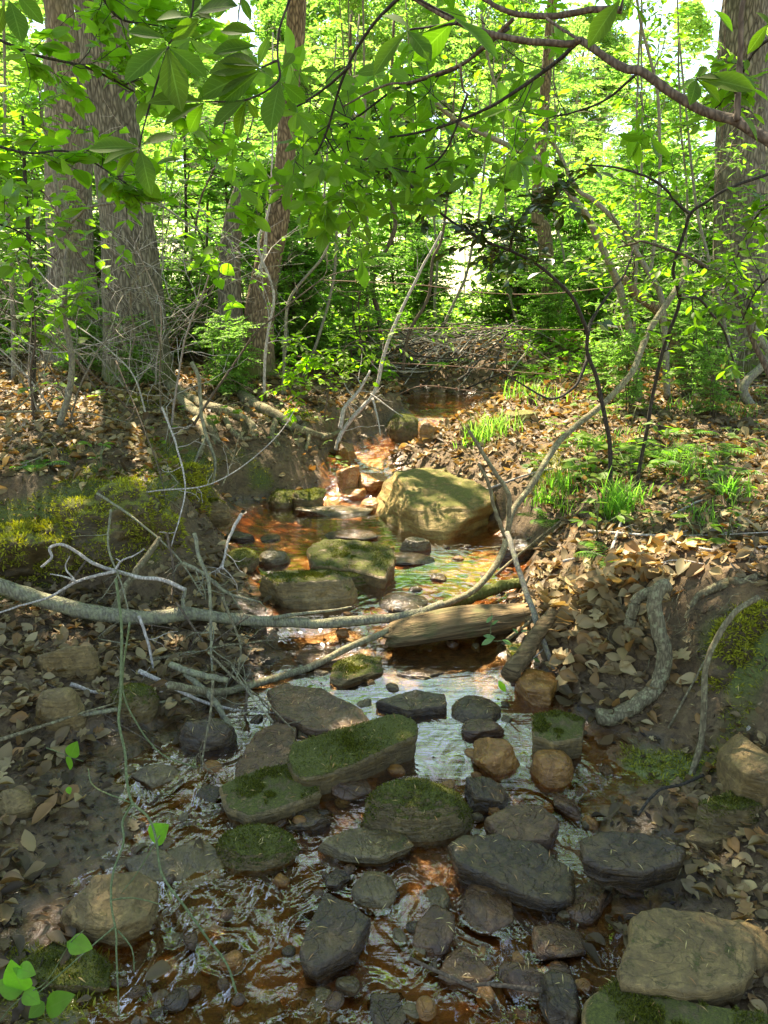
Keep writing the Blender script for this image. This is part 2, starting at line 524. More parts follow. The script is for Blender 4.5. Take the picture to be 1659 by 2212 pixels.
def ground_mat():
    m, t = nt('forest_soil')
    n = N(t)
    geo = n('NewGeometry')
    pos = geo.outputs['Position']
    a = n('Attribute', attribute_name='Col')          # r: wet mud  g: moss  b: far field
    sc = n('SeparateColor', ins={0: a.outputs['Color']})
    iron = a.outputs['Alpha']
    big = n.noise(pos, 3.5, 5, 0.65)
    fine = n.noise(pos, 60, 5, 0.75)
    mid = n.noise(pos, 17, 5, 0.7, 0.6)
    soil = n.ramp(fine, [(0.3, (0.025, 0.015, 0.006)), (0.5, (0.10, 0.062, 0.025)), (0.72, (0.21, 0.14, 0.06))])
    clay = n.ramp(mid, [(0.35, (0.07, 0.04, 0.016)), (0.65, (0.20, 0.125, 0.05))])
    soil = n.mix(n.mapr(big, 0.4, 0.62), soil, clay)
    mud = n.ramp(mid, [(0.3, (0.010, 0.006, 0.002)), (0.5, (0.060, 0.031, 0.010)), (0.7, (0.15, 0.080, 0.026))])
    ironc = n.ramp(mid, [(0.3, (0.09, 0.032, 0.008)), (0.6, (0.24, 0.085, 0.022)), (0.8, (0.36, 0.15, 0.045))])
    wetc = n.mix(iron, mud, ironc)
    mossn = n.noise(pos, 150, 4, 0.8)
    mossc = n.ramp(mossn, [(0.3, (0.04, 0.05, 0.008)), (0.55, (0.10, 0.12, 0.02)), (0.75, (0.22, 0.24, 0.04))])
    fld = n.ramp(n.noise(pos, 0.9, 6, 0.75), [(0.3, (0.36, 0.40, 0.14)), (0.5, (0.60, 0.58, 0.34)), (0.7, (0.78, 0.72, 0.56))])
    col = n.mix(sc.outputs[0], soil, wetc)
    col = n.mix(sc.outputs[1], col, mossc)
    col = n.mix(sc.outputs[2], col, fld)
    rough = n.mix(sc.outputs[0], (0.9, 0.9, 0.9), n.mapr(big, 0.35, 0.65, 0.07, 0.30))
    h = n.math('ADD', n.math('MULTIPLY', mid, 1.0), n.math('MULTIPLY', fine, 0.4))
    st_ = n.mapr(sc.outputs[0], 0, 1, 0.9, 0.45)
    b = n.bump(h, 0.9, 0.02)
    t.links.new(st_, b.node.inputs['Strength'])
    b = n.bump(n.noise(pos, 190, 3, 0.7), 0.5, 0.003, b)
    t.links.new(n.mapr(sc.outputs[0], 0, 1, 0.5, 0.1), b.node.inputs['Strength'])
    p = n('BsdfPrincipled', ins={'Base Color': col, 'Roughness': rough, 'Normal': b, 'Specular IOR Level': 0.6})
    n.out(p.outputs[0])
    return m
M['ground'] = ground_mat()

def water_mat():
    m, t = nt('stream_water')
    n = N(t)
    pos = n('NewGeometry').outputs['Position']
    a = n('Attribute', attribute_name='Col')
    sc = n('SeparateColor', ins={0: a.outputs['Color']})     # r: turbulence
    mp = n('Mapping', ins={'Vector': pos, 'Scale': (1.0, 0.7, 1.0)}).outputs[0]
    r1 = n.noise(mp, 10, 1.5, 0.5, 1.6)
    r2 = n.noise(mp, 42, 2, 0.5, 1.2)
    calm = n.noise(n('Mapping', ins={'Vector': pos, 'Scale': (0.4, 2.4, 1.0)}).outputs[0], 13, 2, 0.5, 0.8)
    h = n.math('ADD', n.math('MULTIPLY', n.math('ADD', r1, n.math('MULTIPLY', r2, 0.09)), sc.outputs[0]),
               n.math('MULTIPLY', calm, 0.07))
    b = n.bump(h, 1.0, 0.034)
    dt = n('VectorMath', operation='DOT_PRODUCT', ins={0: b, 1: n('NewGeometry').outputs['Incoming']}).outputs['Value']
    wgt = n.mapr(dt, 0.75, 0.22, 0.0, 0.56)
    gl = n('BsdfGlossy', ins={'Color': (1, 1, 1, 1), 'Roughness': 0.03, 'Normal': b})
    tr = n('BsdfTransparent', ins={'Color': (0.88, 0.68, 0.44, 1)})
    mx = n('MixShader', ins={0: wgt, 1: tr.outputs[0], 2: gl.outputs[0]})
    n.out(mx.outputs[0])
    return m
M['water'] = water_mat()

def plain(name, c, rough=0.6, spec=0.4):
    m, t = nt(name)
    n = N(t)
    f = n.noise(n('TexCoord').outputs['Object'], 30, 4)
    col = n.ramp(f, [(0.3, tuple(x * 0.6 for x in c)), (0.7, c)])
    p = n('BsdfPrincipled', ins={'Base Color': col, 'Roughness': rough, 'Specular IOR Level': spec})
    n.out(p.outputs[0])
    return m
M['wire'] = plain('rusty_wire', (0.30, 0.17, 0.10), 0.7)
M['needle'] = leaf_mat('pine_needle', trans=(1, .8, .3), tw=0.1, veins=False, tboost=1.2)

# ------------------------------------------------------------------ terrain
def wlev(Y):
    return np.interp(Y, [1.9, 2.1, 2.9, 3.2, 5.1, 5.45, 5.8, 6.3, 6.5, 7.5, 10, 14], [0, .035, .045, .12, .12, .25, .31, .35, .46, .50, .60, .75])

# stations: Y, left knots (far to near) (x,z), water left, water right, right knots, bed drop
ST = [
 (0.3,  [(-9, 1.1), (-2.2, .45), (-1.5, .22), (-.95, .07)], -.80, .55, [(.75, .06), (1.1, .15), (1.7, .45), (9, 1.1)], .03),
 (1.2,  [(-9, 1.1), (-2.2, .45), (-1.4, .20), (-.95, .06)], -.78, .48, [(.7, .05), (1.1, .15), (1.7, .45), (9, 1.1)], .03),
 (1.7,  [(-9, 1.1), (-2.3, .50), (-1.4, .20), (-1.0, .06)], -.88, .62, [(.85, .05), (1.15, .13), (1.6, .50), (9, 1.1)], .03),
 (2.2,  [(-9, 1.1), (-2.3, .60), (-1.5, .24), (-1.15, .09)], -1.0, .80, [(.95, .08), (1.12, .20), (1.35, .56), (9, 1.1)], .045),
 (2.5,  [(-9, 1.1), (-2.3, .55), (-1.4, .22), (-.9, .12)], -.60, .62, [(.80, .12), (1.0, .25), (1.25, .58), (9, 1.1)], .06),
 (2.8,  [(-9, 1.1), (-2.2, .50), (-1.4, .20), (-.75, .13)], -.52, .55, [(.72, .20), (.88, .36), (1.15, .52), (9, 1.15)], .06),
 (3.2,  [(-9, 1.15), (-2.2, .52), (-1.3, .22), (-.8, .15)], -.52, .55, [(.72, .26), (.95, .42), (1.4, .52), (9, 1.15)], .06),
 (3.5, [(-9, 1.15), (-2.2, .72), (-1.15, .60), (-.9, .26)], -.60, .60, [(.76, .28), (.98, .44), (1.4, .54), (9, 1.15)], .08),
 (3.9,  [(-9, 1.15), (-2.2, .72), (-1.1, .62), (-.95, .36)], -.78, .76, [(.88, .30), (1.1, .47), (1.6, .58), (9, 1.15)], .10),
 (4.5,  [(-9, 1.15), (-2.4, .76), (-1.45, .64), (-1.2, .40)], -.98, .66, [(.84, .36), (1.1, .50), (1.7, .60), (9, 1.15)], .10),
 (4.9,  [(-9, 1.15), (-2.4, .78), (-1.5, .64), (-1.3, .42)], -.92, .12, [(.62, .38), (1.1, .53), (1.8, .62), (9, 1.15)], .08),
 (5.3,  [(-9, 1.15), (-2.4, .78), (-1.3, .62), (-.75, .40)], -.42, -.02, [(.45, .42), (1.1, .56), (1.9, .64), (9, 1.15)], .03),
 (5.7,  [(-9, 1.15), (-2.4, .78), (-1.2, .64), (-.6, .56)], -.38, .04, [(.36, .46), (1.1, .58), (2.0, .66), (9, 1.15)], .03),
 (6.2,  [(-9, 1.15), (-2.4, .78), (-1.2, .68), (-.35, .60)], -.05, .36, [(.60, .50), (1.2, .60), (2.2, .68), (9, 1.15)], .03),
 (6.7,  [(-9, 1.15), (-2.4, .80), (-1.0, .72), (0.02, .62)], .20, .72, [(.95, .56), (1.4, .64), (2.4, .74), (9, 1.2)], .04),
 (7.6,  [(-9, 1.2), (-2.4, .84), (-.8, .76), (0.02, .68)], .22, .95, [(1.15, .60), (1.6, .70), (2.6, .80), (9, 1.25)], .05),
 (9.0,  [(-9, 1.25), (-2.4, .90), (-.8, .82), (0.0, .74)], .25, 1.2, [(1.5, .70), (2.1, .82), (3.0, .90), (9, 1.3)], .05),
 (12.0, [(-9, 1.3), (-3, 1.0), (-.6, .95), (0.3, .90)], .8, 1.8, [(2.2, .88), (2.6, .98), (4.0, 1.05), (9, 1.4)], .05),
 (15.0, [(-9, 1.4), (-3, 1.2), (0, 1.1), (1.0, 1.05)], 1.6, 2.2, [(2.6, 1.05), (3.2, 1.15), (5.0, 1.25), (9, 1.5)], .0),
]
SY = np.array([s[0] for s in ST])
KX, KZ = [], []
for (Y, Lk, wl, wr, Rk, drop) in ST:
    w0 = float(wlev(Y))
    c = (wl + wr) / 2
    xs = [p[0] for p in Lk] + [wl, wl * .7 + c * .3, c, wr * .7 + c * .3, wr] + [p[0] for p in Rk]
    zs = [p[1] for p in Lk] + [w0 + .004, w0 - drop * .8, w0 - drop, w0 - drop * .8, w0 + .004] + [p[1] for p in Rk]
    KX.append(xs)
    KZ.append(zs)
KX, KZ = np.array(KX), np.array(KZ)

def profile(X, Y):
    """bank and bed height without fine noise; X, Y 1-D arrays"""
    Yc = np.clip(Y, SY[0], SY[-1])
    kx = np.stack([np.interp(Yc, SY, KX[:, k]) for k in range(KX.shape[1])], 1)
    kz = np.stack([np.interp(Yc, SY, KZ[:, k]) for k in range(KX.shape[1])], 1)
    i = np.clip((X[:, None] > kx).sum(1) - 1, 0, kx.shape[1] - 2)
    r = np.arange(len(X))
    x0, x1, z0, z1 = kx[r, i], kx[r, i + 1], kz[r, i], kz[r, i + 1]
    t = np.clip((X - x0) / (x1 - x0), 0, 1)
    ts = t * t * (3 - 2 * t)
    t = 0.5 * t + 0.5 * ts
    return z0 + (z1 - z0) * t

def hgt(X, Y, fine=True):
    X = np.atleast_1d(np.asarray(X, float))
    Y = np.atleast_1d(np.asarray(Y, float))
    wx = 0.05 * fbm(np.stack([X * 1.7, Y * 1.7, 0 * X + 5], -1), 3, 3)
    wy = 0.07 * fbm(np.stack([X * 1.7, Y * 1.7, 0 * X + 9], -1), 3, 4)
    near = smooth(16, 9, Y)
    z = profile(X + wx * near, Y + wy * near)
    far = np.maximum(Y - 15, 0)
    z = z + np.interp(Y, [15, 20, 30, 45, 60, 90, 160], [0, .5, 2.6, 5.2, 7.0, 9.0, 12.0]) + 0.00 * far
    Q = np.stack([X, Y, 0 * X], -1)
    z = z + .40 * smooth(7.5, 8.5, Y) * smooth(13, 10, Y) * np.exp(-((X - .8) / 1.1) ** 2)
    bank = smooth(0.0, 0.14, z - wlev(Y))
    z = z + (0.016 + 0.05 * bank) * fbm(Q * 2.2, 4, 11)
    z = z + (0.010 + 0.022 * bank) * fbm(Q * 9, 4, 23)
    if fine:
        z = z + (0.009 + .010 * bank) * fbm(Q * 34, 3, 31)
        mud = np.exp(-((z - wlev(Y)) / 0.03) ** 2) * smooth(2.6, 2.0, Y)
        z = z + 0.020 * mud * fbm(Q * 13, 4, 41) + 0.007 * smooth(2.2, 1.9, Y) * smooth(-.1, .5, fbm(Q * 2.3, 2, 47)) * (bank < .5)
        z = z + .014 * mud * smooth(-.05, -.6, X)
    return z

def ground_hit(px, py, lift=0.0):
    d = ray(px, py)
    ts = np.linspace(0.9, 16, 700)
    X, Y, Z = d[0] * ts, d[1] * ts, CAMZ + d[2] * ts
    H = np.maximum(hgt(X, Y, False), wlev(Y)) + lift
    k = np.argmax(Z < H)
    if Z[k] >= H[k]:
        k = len(ts) - 1
    t = ts[k]
    return np.array([d[0] * t, d[1] * t, CAMZ + d[2] * t])

def grow_axis(lo, hi, step, far, n):
    core = np.arange(lo, hi + 1e-6, step)
    g = np.geomspace(step * 1.2, 1, n)
    g = g / g.sum()
    return core, np.cumsum(g) 

cx = np.arange(-2.3, 2.3001, 0.0155)
g = np.cumsum(np.geomspace(1, 400, 46)); g = g / g[-1]
xs = np.concatenate([(-2.3 - g * 97.7)[::-1], cx, 2.3 + g * 97.7])
cyy = np.arange(0.2, 7.2, 0.0175)
g2 = np.cumsum(np.geomspace(1, 200, 110)); g2 = g2 / g2[-1]
ys = np.concatenate([[-40, -20, -8, -3, -1, -.4, 0], cyy, 7.2 + g2 * 190])
GX, GY = np.meshgrid(xs, ys)
gx, gy = GX.ravel(), GY.ravel()
gz = hgt(gx, gy)
# local undercut: dark hollow below the left moss ledge, exposed soil pocket on the right
nx, ny = len(xs), len(ys)
I = (np.arange(ny - 1)[:, None] * nx + np.arange(nx - 1)[None, :])
F = np.stack([I, I + 1, I + nx + 1, I + nx], -1).reshape(-1, 4)
wl_ = wlev(gy)
wetm = smooth(0.075, 0.02, gz - wl_ + 0.03 * fbm(np.stack([gx * 5, gy * 5, 0 * gx], -1), 3, 77)) * smooth(14, 9, gy) * smooth(2.4, 1.8, np.abs(gx))
ppx, ppy, dep = proj(np.stack([gx, gy, gz], -1))
mn = fbm(np.stack([gx * 3, gy * 3, gz * 3], -1), 4, 91)
def blob(cx_, cy_, rx, ry):
    return np.exp(-(((ppx - cx_) / rx) ** 2 + ((ppy - cy_) / ry) ** 2))
mz = (blob(220, 1110, 170, 110) + blob(50, 1190, 90, 110) + blob(380, 1010, 60, 80) + 0.45 * blob(620, 1030, 130, 50)
      + blob(1610, 1400, 90, 130) * 1.1 + 0.55 * blob(600, 900, 130, 40) + .6 * blob(1180, 1010, 60, 60) + .8 * blob(1420, 1660, 110, 40)
      + 0.7 * blob(110, 2080, 140, 50) + 0.5 * blob(300, 860, 90, 40))
mossm = smooth(0.35, 0.75, mz + 0.8 * mn) * (gy < 9) * (gy > 0.5)
fieldm = smooth(14.5, 18, gy)
ipatch = smooth(-.2, .3, fbm(np.stack([gx * 2.1, gy * 2.1, 0 * gx], -1), 3, 19)) * .45
iron = np.maximum(smooth(2.9, 3.7, gy) * smooth(8.5, 7, gy), ipatch) * smooth(0.03, -0.005, gz - wl_ - 0.0)
iron = np.maximum(iron, np.exp(-((gy - 5.5) / .35) ** 2) * np.exp(-((gx + .2) / .4) ** 2) * wetm)
GC = np.stack([wetm, mossm, fieldm, iron], -1)
iron = np.where(iron > .02, iron, 0)
link('ground', mesh('ground', np.stack([gx, gy, gz], -1), F, M['ground'], GC), kind='structure')
GROUND_V, GROUND_MOSS = np.stack([gx, gy, gz], -1), mossm

# water strip
yy = np.arange(0.2, 8.0, 0.025)
uu = np.linspace(-1, 1, 61)
wl = np.interp(yy, SY, [s[2] for s in ST]) - .35
wr = np.interp(yy, SY, [s[3] for s in ST]) + .35
WX = wl[:, None] + (wr - wl)[:, None] * (uu[None] * .5 + .5)
WY = yy[:, None] + 0 * WX
WZ = wlev(WY) + 0 * WX
turb = np.interp(yy, [0, 1.9, 2.05, 2.3, 2.6, 2.9, 3.1, 3.35, 3.6, 5.0, 5.2, 6.6, 7, 12], [1, .9, .45, .22, .2, .8, .8, .3, .10, .14, .9, .9, .5, .5])
WZ = WZ + (0.0035 * fbm(np.stack([WX * 14, WY * 14, 0 * WX], -1), 3, 5)) * turb[:, None]
nw = len(uu)
I = (np.arange(len(yy) - 1)[:, None] * nw + np.arange(nw - 1)[None, :])
F = np.stack([I, I + 1, I + nw + 1, I + nw], -1).reshape(-1, 4)
tb = turb[:, None] * (.22 + 1.25 * smooth(-.25, .35, fbm(np.stack([WX * 2.4, WY * 1.6, 0 * WX], -1), 2, 61)))
tb = tb * (1 - .85 * smooth(2.45, 2.6, WY) * smooth(3.3, 3.1, WY) * smooth(.0, .12, WX))
WC = tb.reshape(-1)[:, None] * np.ones((1, 3))
link('stream_water', mesh('stream_water', np.stack([WX, WY, WZ], -1).reshape(-1, 3), F, M['water'], WC), kind='structure')

# ------------------------------------------------------------------ rocks
_ico = {}
def ico(level):
    if level not in _ico:
        bm = bmesh.new()
        bmesh.ops.create_icosphere(bm, subdivisions=level, radius=1)
        V = np.array([v.co[:] for v in bm.verts])
        F = np.array([[v.index for v in f.verts] for f in bm.faces])
        bm.free()
        _ico[level] = (nrm(V), F)
    return _ico[level]

ROCKS = {}
def rock_mesh(name, W, D, H, seed, kind, mat, level=5, rot=None, tilt=0.0):
    rng = np.random.RandomState(seed)
    V, F = ico(level)
    m = rng.randint(5, 8)
    az = (np.arange(m) + rng.uniform(-.38, .38, m)) * 6.283 / m
    el = rng.uniform(-.35, .45, m)
    side = np.stack([np.cos(az) * np.cos(el), np.sin(az) * np.cos(el), np.sin(el)], -1)
    dside = rng.uniform(.58, .98, m)
    nb = {'slab': 4, 'round': 11, 'block': 6}[kind]
    bev = nrm(rng.normal(size=(nb, 3)) * (1, 1, .5) + (0, 0, .55))
    dbev = rng.uniform(.66, .95, nb) if kind != 'round' else rng.uniform(.80, .98, nb)
    tl = {'slab': .10, 'round': .3, 'block': .22}[kind]
    top = nrm(np.stack([rng.normal(0, tl, 2), rng.normal(0, tl, 2), np.ones(2)], -1))
    dtop = np.array([{'slab': .42, 'round': .80, 'block': .58}[kind]] * 2) * (1, rng.uniform(1.0, 1.15))
    planes = np.vstack([side, bev, top, [[0, 0, -1]]])
    d = np.r_[dside if kind != 'round' else dside * .4 + .58, dbev, dtop, .7]
    Vw = nrm(V + .10 * np.stack([fbm(V * 1.7 + seed + q * 9, 2, seed + q) for q in range(3)], -1))
    dots = Vw @ planes.T
    with np.errstate(divide='ignore'):
        r = np.where(dots > 0.05, d[None] / np.maximum(dots, .05), 9)
    k = {'slab': 34, 'round': 14, 'block': 34}[kind]
    r = np.minimum(r, 1.15)
    rs = (r ** -k).sum(1) ** (-1.0 / k)
    P = V * rs[:, None]
    if rot is None:
        rot = rng.uniform(-.4, .4)
    c, s = math.cos(rot), math.sin(rot)
    P[:, :2] = P[:, :2] @ np.array([[c, s], [-s, c]])
    mn_, mx_ = P.min(0), P.max(0)
    P = (P - (mn_ + mx_) / 2) / ((mx_ - mn_) / 2)
    P = P * np.array([W / 2, D / 2, H])
    sz = (W + D) / 2
    nz = fbm(P / sz * 3.2 + seed, 4, seed)
    fz = fbm(P / sz * 13 + seed, 3, seed + 5)
    lay = fbm(np.stack([P[:, 0] / sz * 3, P[:, 1] / sz * 3, P[:, 2] / sz * 26], -1) + seed, 3, seed + 9)
    if name == 'moss_mound':
        P = P + nrm(P) * (sz * .16 * fbm(P / sz * 4.5 + seed, 3, seed + 2))[:, None]
    P = P + nrm(P) * (sz * (0.050 * nz + 0.022 * fz + 0.022 * lay))[:, None]
    if tilt:
        c, s = math.cos(tilt), math.sin(tilt)
        P[:, [0, 2]] = P[:, [0, 2]] @ np.array([[c, s], [-s, c]])
    return mesh(name, P, F, mat)

def rock(x0, x1, y0, y1, mat, label, seed, kind='slab', k=0.3, cat='rock', name='rock', level=5, rot=None, tilt=0.0, sink=.35, group=None, dY=0.0, Yc=None):
    xc = (x0 + x1) / 2
    c = ground_hit(xc, y1) if Yc is None else at(xc, y1, Yc)
    if dY:
        c = at(xc, y1, c[1] + dY)
    _, _, t = proj(c)
    t = float(t[0])
    W = (x1 - x0) * t / FPX
    A = (y1 - y0) * t / FPX
    d = nrm(ray(xc, (y0 + y1) / 2))
    sn, cs = -d[2], math.sqrt(1 - d[2] ** 2)
    H = k * W
    D = (A - H * cs) / sn
    D2 = min(max(D, .45 * W), 1.3 * W)
    if D2 != D:
        H = min(max((A - D2 * sn) / cs, .08 * W), 1.2 * W)
    D = D2
    half = H * (1 + sink) / 2
    me = rock_mesh(name, W * 1.06, D * 1.10, half, seed, kind, M[mat], level, rot, tilt)
    o = link(name, me, loc=(c[0], c[1] + D / 2 * 0.96, c[2] + H - half - (.14 * H if Yc is None else 0)), label=label, category=cat, group=group)
    ROCKS[label] = (o, W, D, H)
    return o

RL = [
 # x0, x1, y0, y1, mat, kind, k, seed, label, extra
 (806, 1084, 968, 1158, 'rock_olive', 'block', .30, 12, 'largest olive mossy boulder at the head of the brown pool', dict(level=6, cat='boulder', name='boulder')),
 (694, 812, 1138, 1172, 'rock_wet', 'slab', .12, 22, 'thin black slab behind the sunlit mossy slab in the pool', {}),
 (864, 930, 1153, 1192, 'rock_grey', 'block', .4, 23, 'small grey block standing in the pool below the big boulder', {}),
 (826, 938, 1190, 1222, 'rock_wet', 'slab', .08, 24, 'low wet grey slab just breaking the pool surface', {}),
 (558, 762, 1214, 1318, 'rock_half', 'block', .42, 25, 'angular tan rock with mossy flanks at left edge of the stream', {}),
 (664, 748, 1208, 1258, 'rock_moss', 'round', .3, 26, 'small green rock tucked behind the angular tan rock', {}),
 (715, 824, 1215, 1268, 'rock_moss', 'slab', .25, 27, 'mossy rock with dark underside below the sunlit slab', {}),
 (478, 552, 1166, 1230, 'rock_moss', 'round', .5, 28, 'round mossy rock at the left edge of the pool', {}),
 (552, 622, 1178, 1222, 'rock_grey', 'round', .4, 29, 'round dark grey rock beside the round mossy rock', {}),
 (486, 548, 1144, 1172, 'rock_wet', 'slab', .25, 30, 'small wet grey stone at the pool edge under the left bank', {}),
 (822, 925, 1266, 1324, 'rock_wet', 'round', .2, 31, 'low wet dark rock in the riffle above the fallen log', {}),
 (640, 800, 1088, 1116, 'rock_grey', 'slab', .06, 32, 'flat shiny wet slab at the foot of the small cascade', {}),
 (562, 602, 1150, 1172, 'rock_wet', 'slab', .2, 33, 'little dark stone near the left pool shore', {}),
 (630, 765, 1378, 1446, 'rock_brown', 'slab', .10, 34, 'wet slab with water sheeting over it below the log', {}),
 (716, 826, 1410, 1482, 'rock_half', 'slab', .22, 35, 'dark rock with an orange lip under the curved pole', {}),
 (598, 712, 1738, 1800, 'rock_wet', 'slab', .25, 40, 'narrow dark rock between the two needle covered rocks', dict(tilt=.2)),
 (788, 1022, 1655, 1822, 'rock_moss', 'round', .52, 41, 'big rounded mossy rock in the middle of the stream', dict(level=6, cat='boulder', name='boulder')),
 (458, 636, 1762, 1888, 'rock_moss', 'round', .38, 42, 'dark domed rock with moss and yellow needles', dict(level=6)),
 (688, 884, 1786, 1866, 'rock_grey', 'slab', .22, 43, 'low dark rock below the big rounded mossy rock', {}),
 (978, 1084, 1492, 1566, 'rock_wet', 'round', .28, 45, 'dark wet rock right of the blue reflecting water', {}),
 (1002, 1088, 1545, 1596, 'rock_brown', 'block', .35, 46, 'small brown rock below the dark wet rock', {}),
 (1030, 1124, 1570, 1674, 'rock_orange', 'block', .6, 47, 'angular upright orange brown rock', dict(tilt=.2)),
 (1156, 1244, 1596, 1698, 'rock_orange', 'round', .7, 48, 'round orange cobble by the right shore', {}),
 (1006, 1124, 1672, 1750, 'rock_wet', 'block', .35, 50, 'black shiny broken rock beside the big rounded mossy rock', dict(tilt=-.3)),
 (1490, 1606, 1782, 1838, 'rock_tan', 'block', .35, 54, 'small pale tan rock in the litter at right', {}),
 (1556, 1700, 1968, 2130, 'rock_tan', 'round', .6, 57, 'rounded tan rock leaning on the large slab at right edge', {}),
 (762, 856, 1876, 1968, 'rock_grey', 'round', .35, 59, 'grey rock behind the dark pointed slab', {}),
 (698, 756, 1870, 1928, 'rock_wet', 'block', .45, 60, 'small dark angular stone in the foreground riffle', {}),
 (1002, 1116, 1894, 2016, 'rock_brown', 'round', .28, 61, 'rounded brown rock below the long wet slab', {}),
 (102, 314, 1864, 2050, 'rock_tan', 'block', .55, 62, 'large brown rock at the near left shore behind the green vine', dict(level=6, cat='boulder', name='boulder')),
 (-40, 62, 1690, 1768, 'rock_tan', 'round', .5, 63, 'smooth tan rock at the left frame edge', {}),
 (72, 206, 1366, 1468, 'rock_tan', 'block', .62, 64, 'tan block with its top in sun on the left bank', {}),
 (66, 172, 1462, 1580, 'rock_tan', 'round', .9, 65, 'rounded tan boulder below the sunlit block on the left bank', {}),
 (278, 380, 1640, 1708, 'rock_grey', 'block', .38, 66, 'dark green angular stone in the mud by the hanging vine', {}),
 (0, 232, 2040, 2150, 'rock_moss', 'slab', .22, 67, 'mossy ledge stone in the near left corner', {}),
 (630, 730, 2130, 2240, 'rock_grey', 'slab', .2, 68, 'smooth green grey stone at the bottom edge', {}),
 (950, 1068, 2045, 2140, 'rock_brown', 'slab', .25, 69, 'wet brown stone under the bottom twig', {}),
 (1176, 1266, 2108, 2240, 'rock_wet', 'block', .35, 70, 'dark pitted stone beside the mossy ledge at bottom', {}),
 (795, 880, 2140, 2240, 'rock_wet', 'slab', .2, 71, 'dark wet stone at the bottom edge in midstream', {}),
 (412, 492, 1066, 1120, 'rock_half', 'round', .6, 72, 'rounded olive stone set in the left bank below the roots', {}),
 (576, 640, 1040, 1100, 'rock_moss', 'round', .6, 73, 'mossy bank stone left of the cascade pool', {}),
 (628, 700, 1044, 1102, 'rock_moss', 'block', .6, 74, 'dark mossy bank stone at the pool inlet', {}),
 (726, 775, 985, 1058, 'rock_rust', 'block', .8, 75, 'upright rust stained rock at the left of the cascade', {}),
 (775, 842, 1010, 1062, 'rock_rust', 'slab', .4, 76, 'wet orange rock in the cascade beside the big boulder', {}),
 (735, 800, 1042, 1078, 'rock_rust', 'slab', .35, 77, 'pale orange rock in the middle of the cascade', {}),
 (776, 828, 1066, 1106, 'rock_rust', 'round', .5, 78, 'lowest orange rock of the cascade', {}),
 (722, 770, 940, 1000, 'rock_orange', 'block', .9, 79, 'brown pointed rock above the cascade', {}),
 (838, 910, 880, 952, 'rock_moss', 'round', .7, 80, 'dark mossy rock left of the upper waterfall', {}),
 (905, 950, 895, 955, 'rock_orange', 'block', .9, 81, 'orange stone beside the upper waterfall', {}),
 (995, 1030, 900, 950, 'rock_moss', 'round', .8, 82, 'dark stone right of the upper waterfall', {}),
 (1090, 1170, 880, 912, 'rock_olive', 'slab', .3, 83, 'sunlit flat stone in the litter behind the grass', {}),
 (1075, 1170, 1150, 1215, 'rock_wet', 'block', .5, 84, 'dark rock in the hollow under the right bank', {}),
 (930, 968, 1236, 1256, 'rock_wet', 'slab', .2, 85, 'tiny dark stone in the green reflection', {}),
 (862, 960, 1440, 1468, 'rock_wet', 'slab', .15, 86, 'small flat wet stone right of the orange lipped rock', {}),
 (1100, 1160, 1376, 1440, 'rock_half', 'block', .5, 87, 'dark stone at the foot of the leaf drift', {}),
 (1125, 1210, 1430, 1530, 'rock_orange', 'block', .6, 88, 'brown layered rock under the oak leaves of the drift', {}),
 (230, 330, 1450, 1560, 'rock_moss', 'round', .8, 89, 'mossy stone in the shade behind the hanging vine', {}),
 (380, 500, 1530, 1620, 'rock_wet', 'round', .5, 90, 'dark stone under the tangle of sticks', {}),
 (1590, 1700, 1560, 1760, 'rock_tan', 'block', .7, 91, 'pale weathered rock under the thick root at right edge', {}),
 (1520, 1680, 1700, 1800, 'rock_moss', 'block', .5, 92, 'mossy rock below the pale weathered one at right edge', {}),
 (356, 438, 622, 735, 'rock_orange', 'round', 1.1, 93, 'brown boulder standing behind the big oak trunk', dict(dY=-.6, cat='boulder', name='boulder')),
]
M['mound'] = rock_mat('moss_mound', (0.03, 0.022, 0.012), (0.07, 0.05, 0.02), (0.12, 0.09, 0.04), moss=1.0, wet=-.4, strata=.2, mossc=(0.22, 0.21, 0.03))
RL += [
 (92, 352, 1030, 1200, 'mound', 'block', .42, 141, 'large yellow green moss mound overhanging the left bank hollow', dict(Yc=3.22, level=6, cat='moss mound', name='moss_mound', sink=.5)),
 (-60, 130, 1095, 1255, 'mound', 'block', .5, 142, 'moss mound at the left frame edge above the fallen log', dict(Yc=3.1, level=6, cat='moss mound', name='moss_mound', sink=.5)),
 (330, 425, 985, 1090, 'mound', 'block', .7, 143, 'narrow moss mound right of the large one', dict(Yc=3.9, level=6, cat='moss mound', name='moss_mound', sink=.5)),
 (1545, 1760, 1290, 1500, 'mound', 'round', .8, 144, 'shaggy moss mound on the soil face at right edge', dict(Yc=2.25, level=6, cat='moss mound', name='moss_mound', sink=.5)),
]
for (x0, x1, y0, y1, mt, kd, kk, sd, lb, ex) in RL:
    ex = dict(ex)
    rock(x0, x1, y0, y1, mt, lb, sd, kd, kk, **ex)

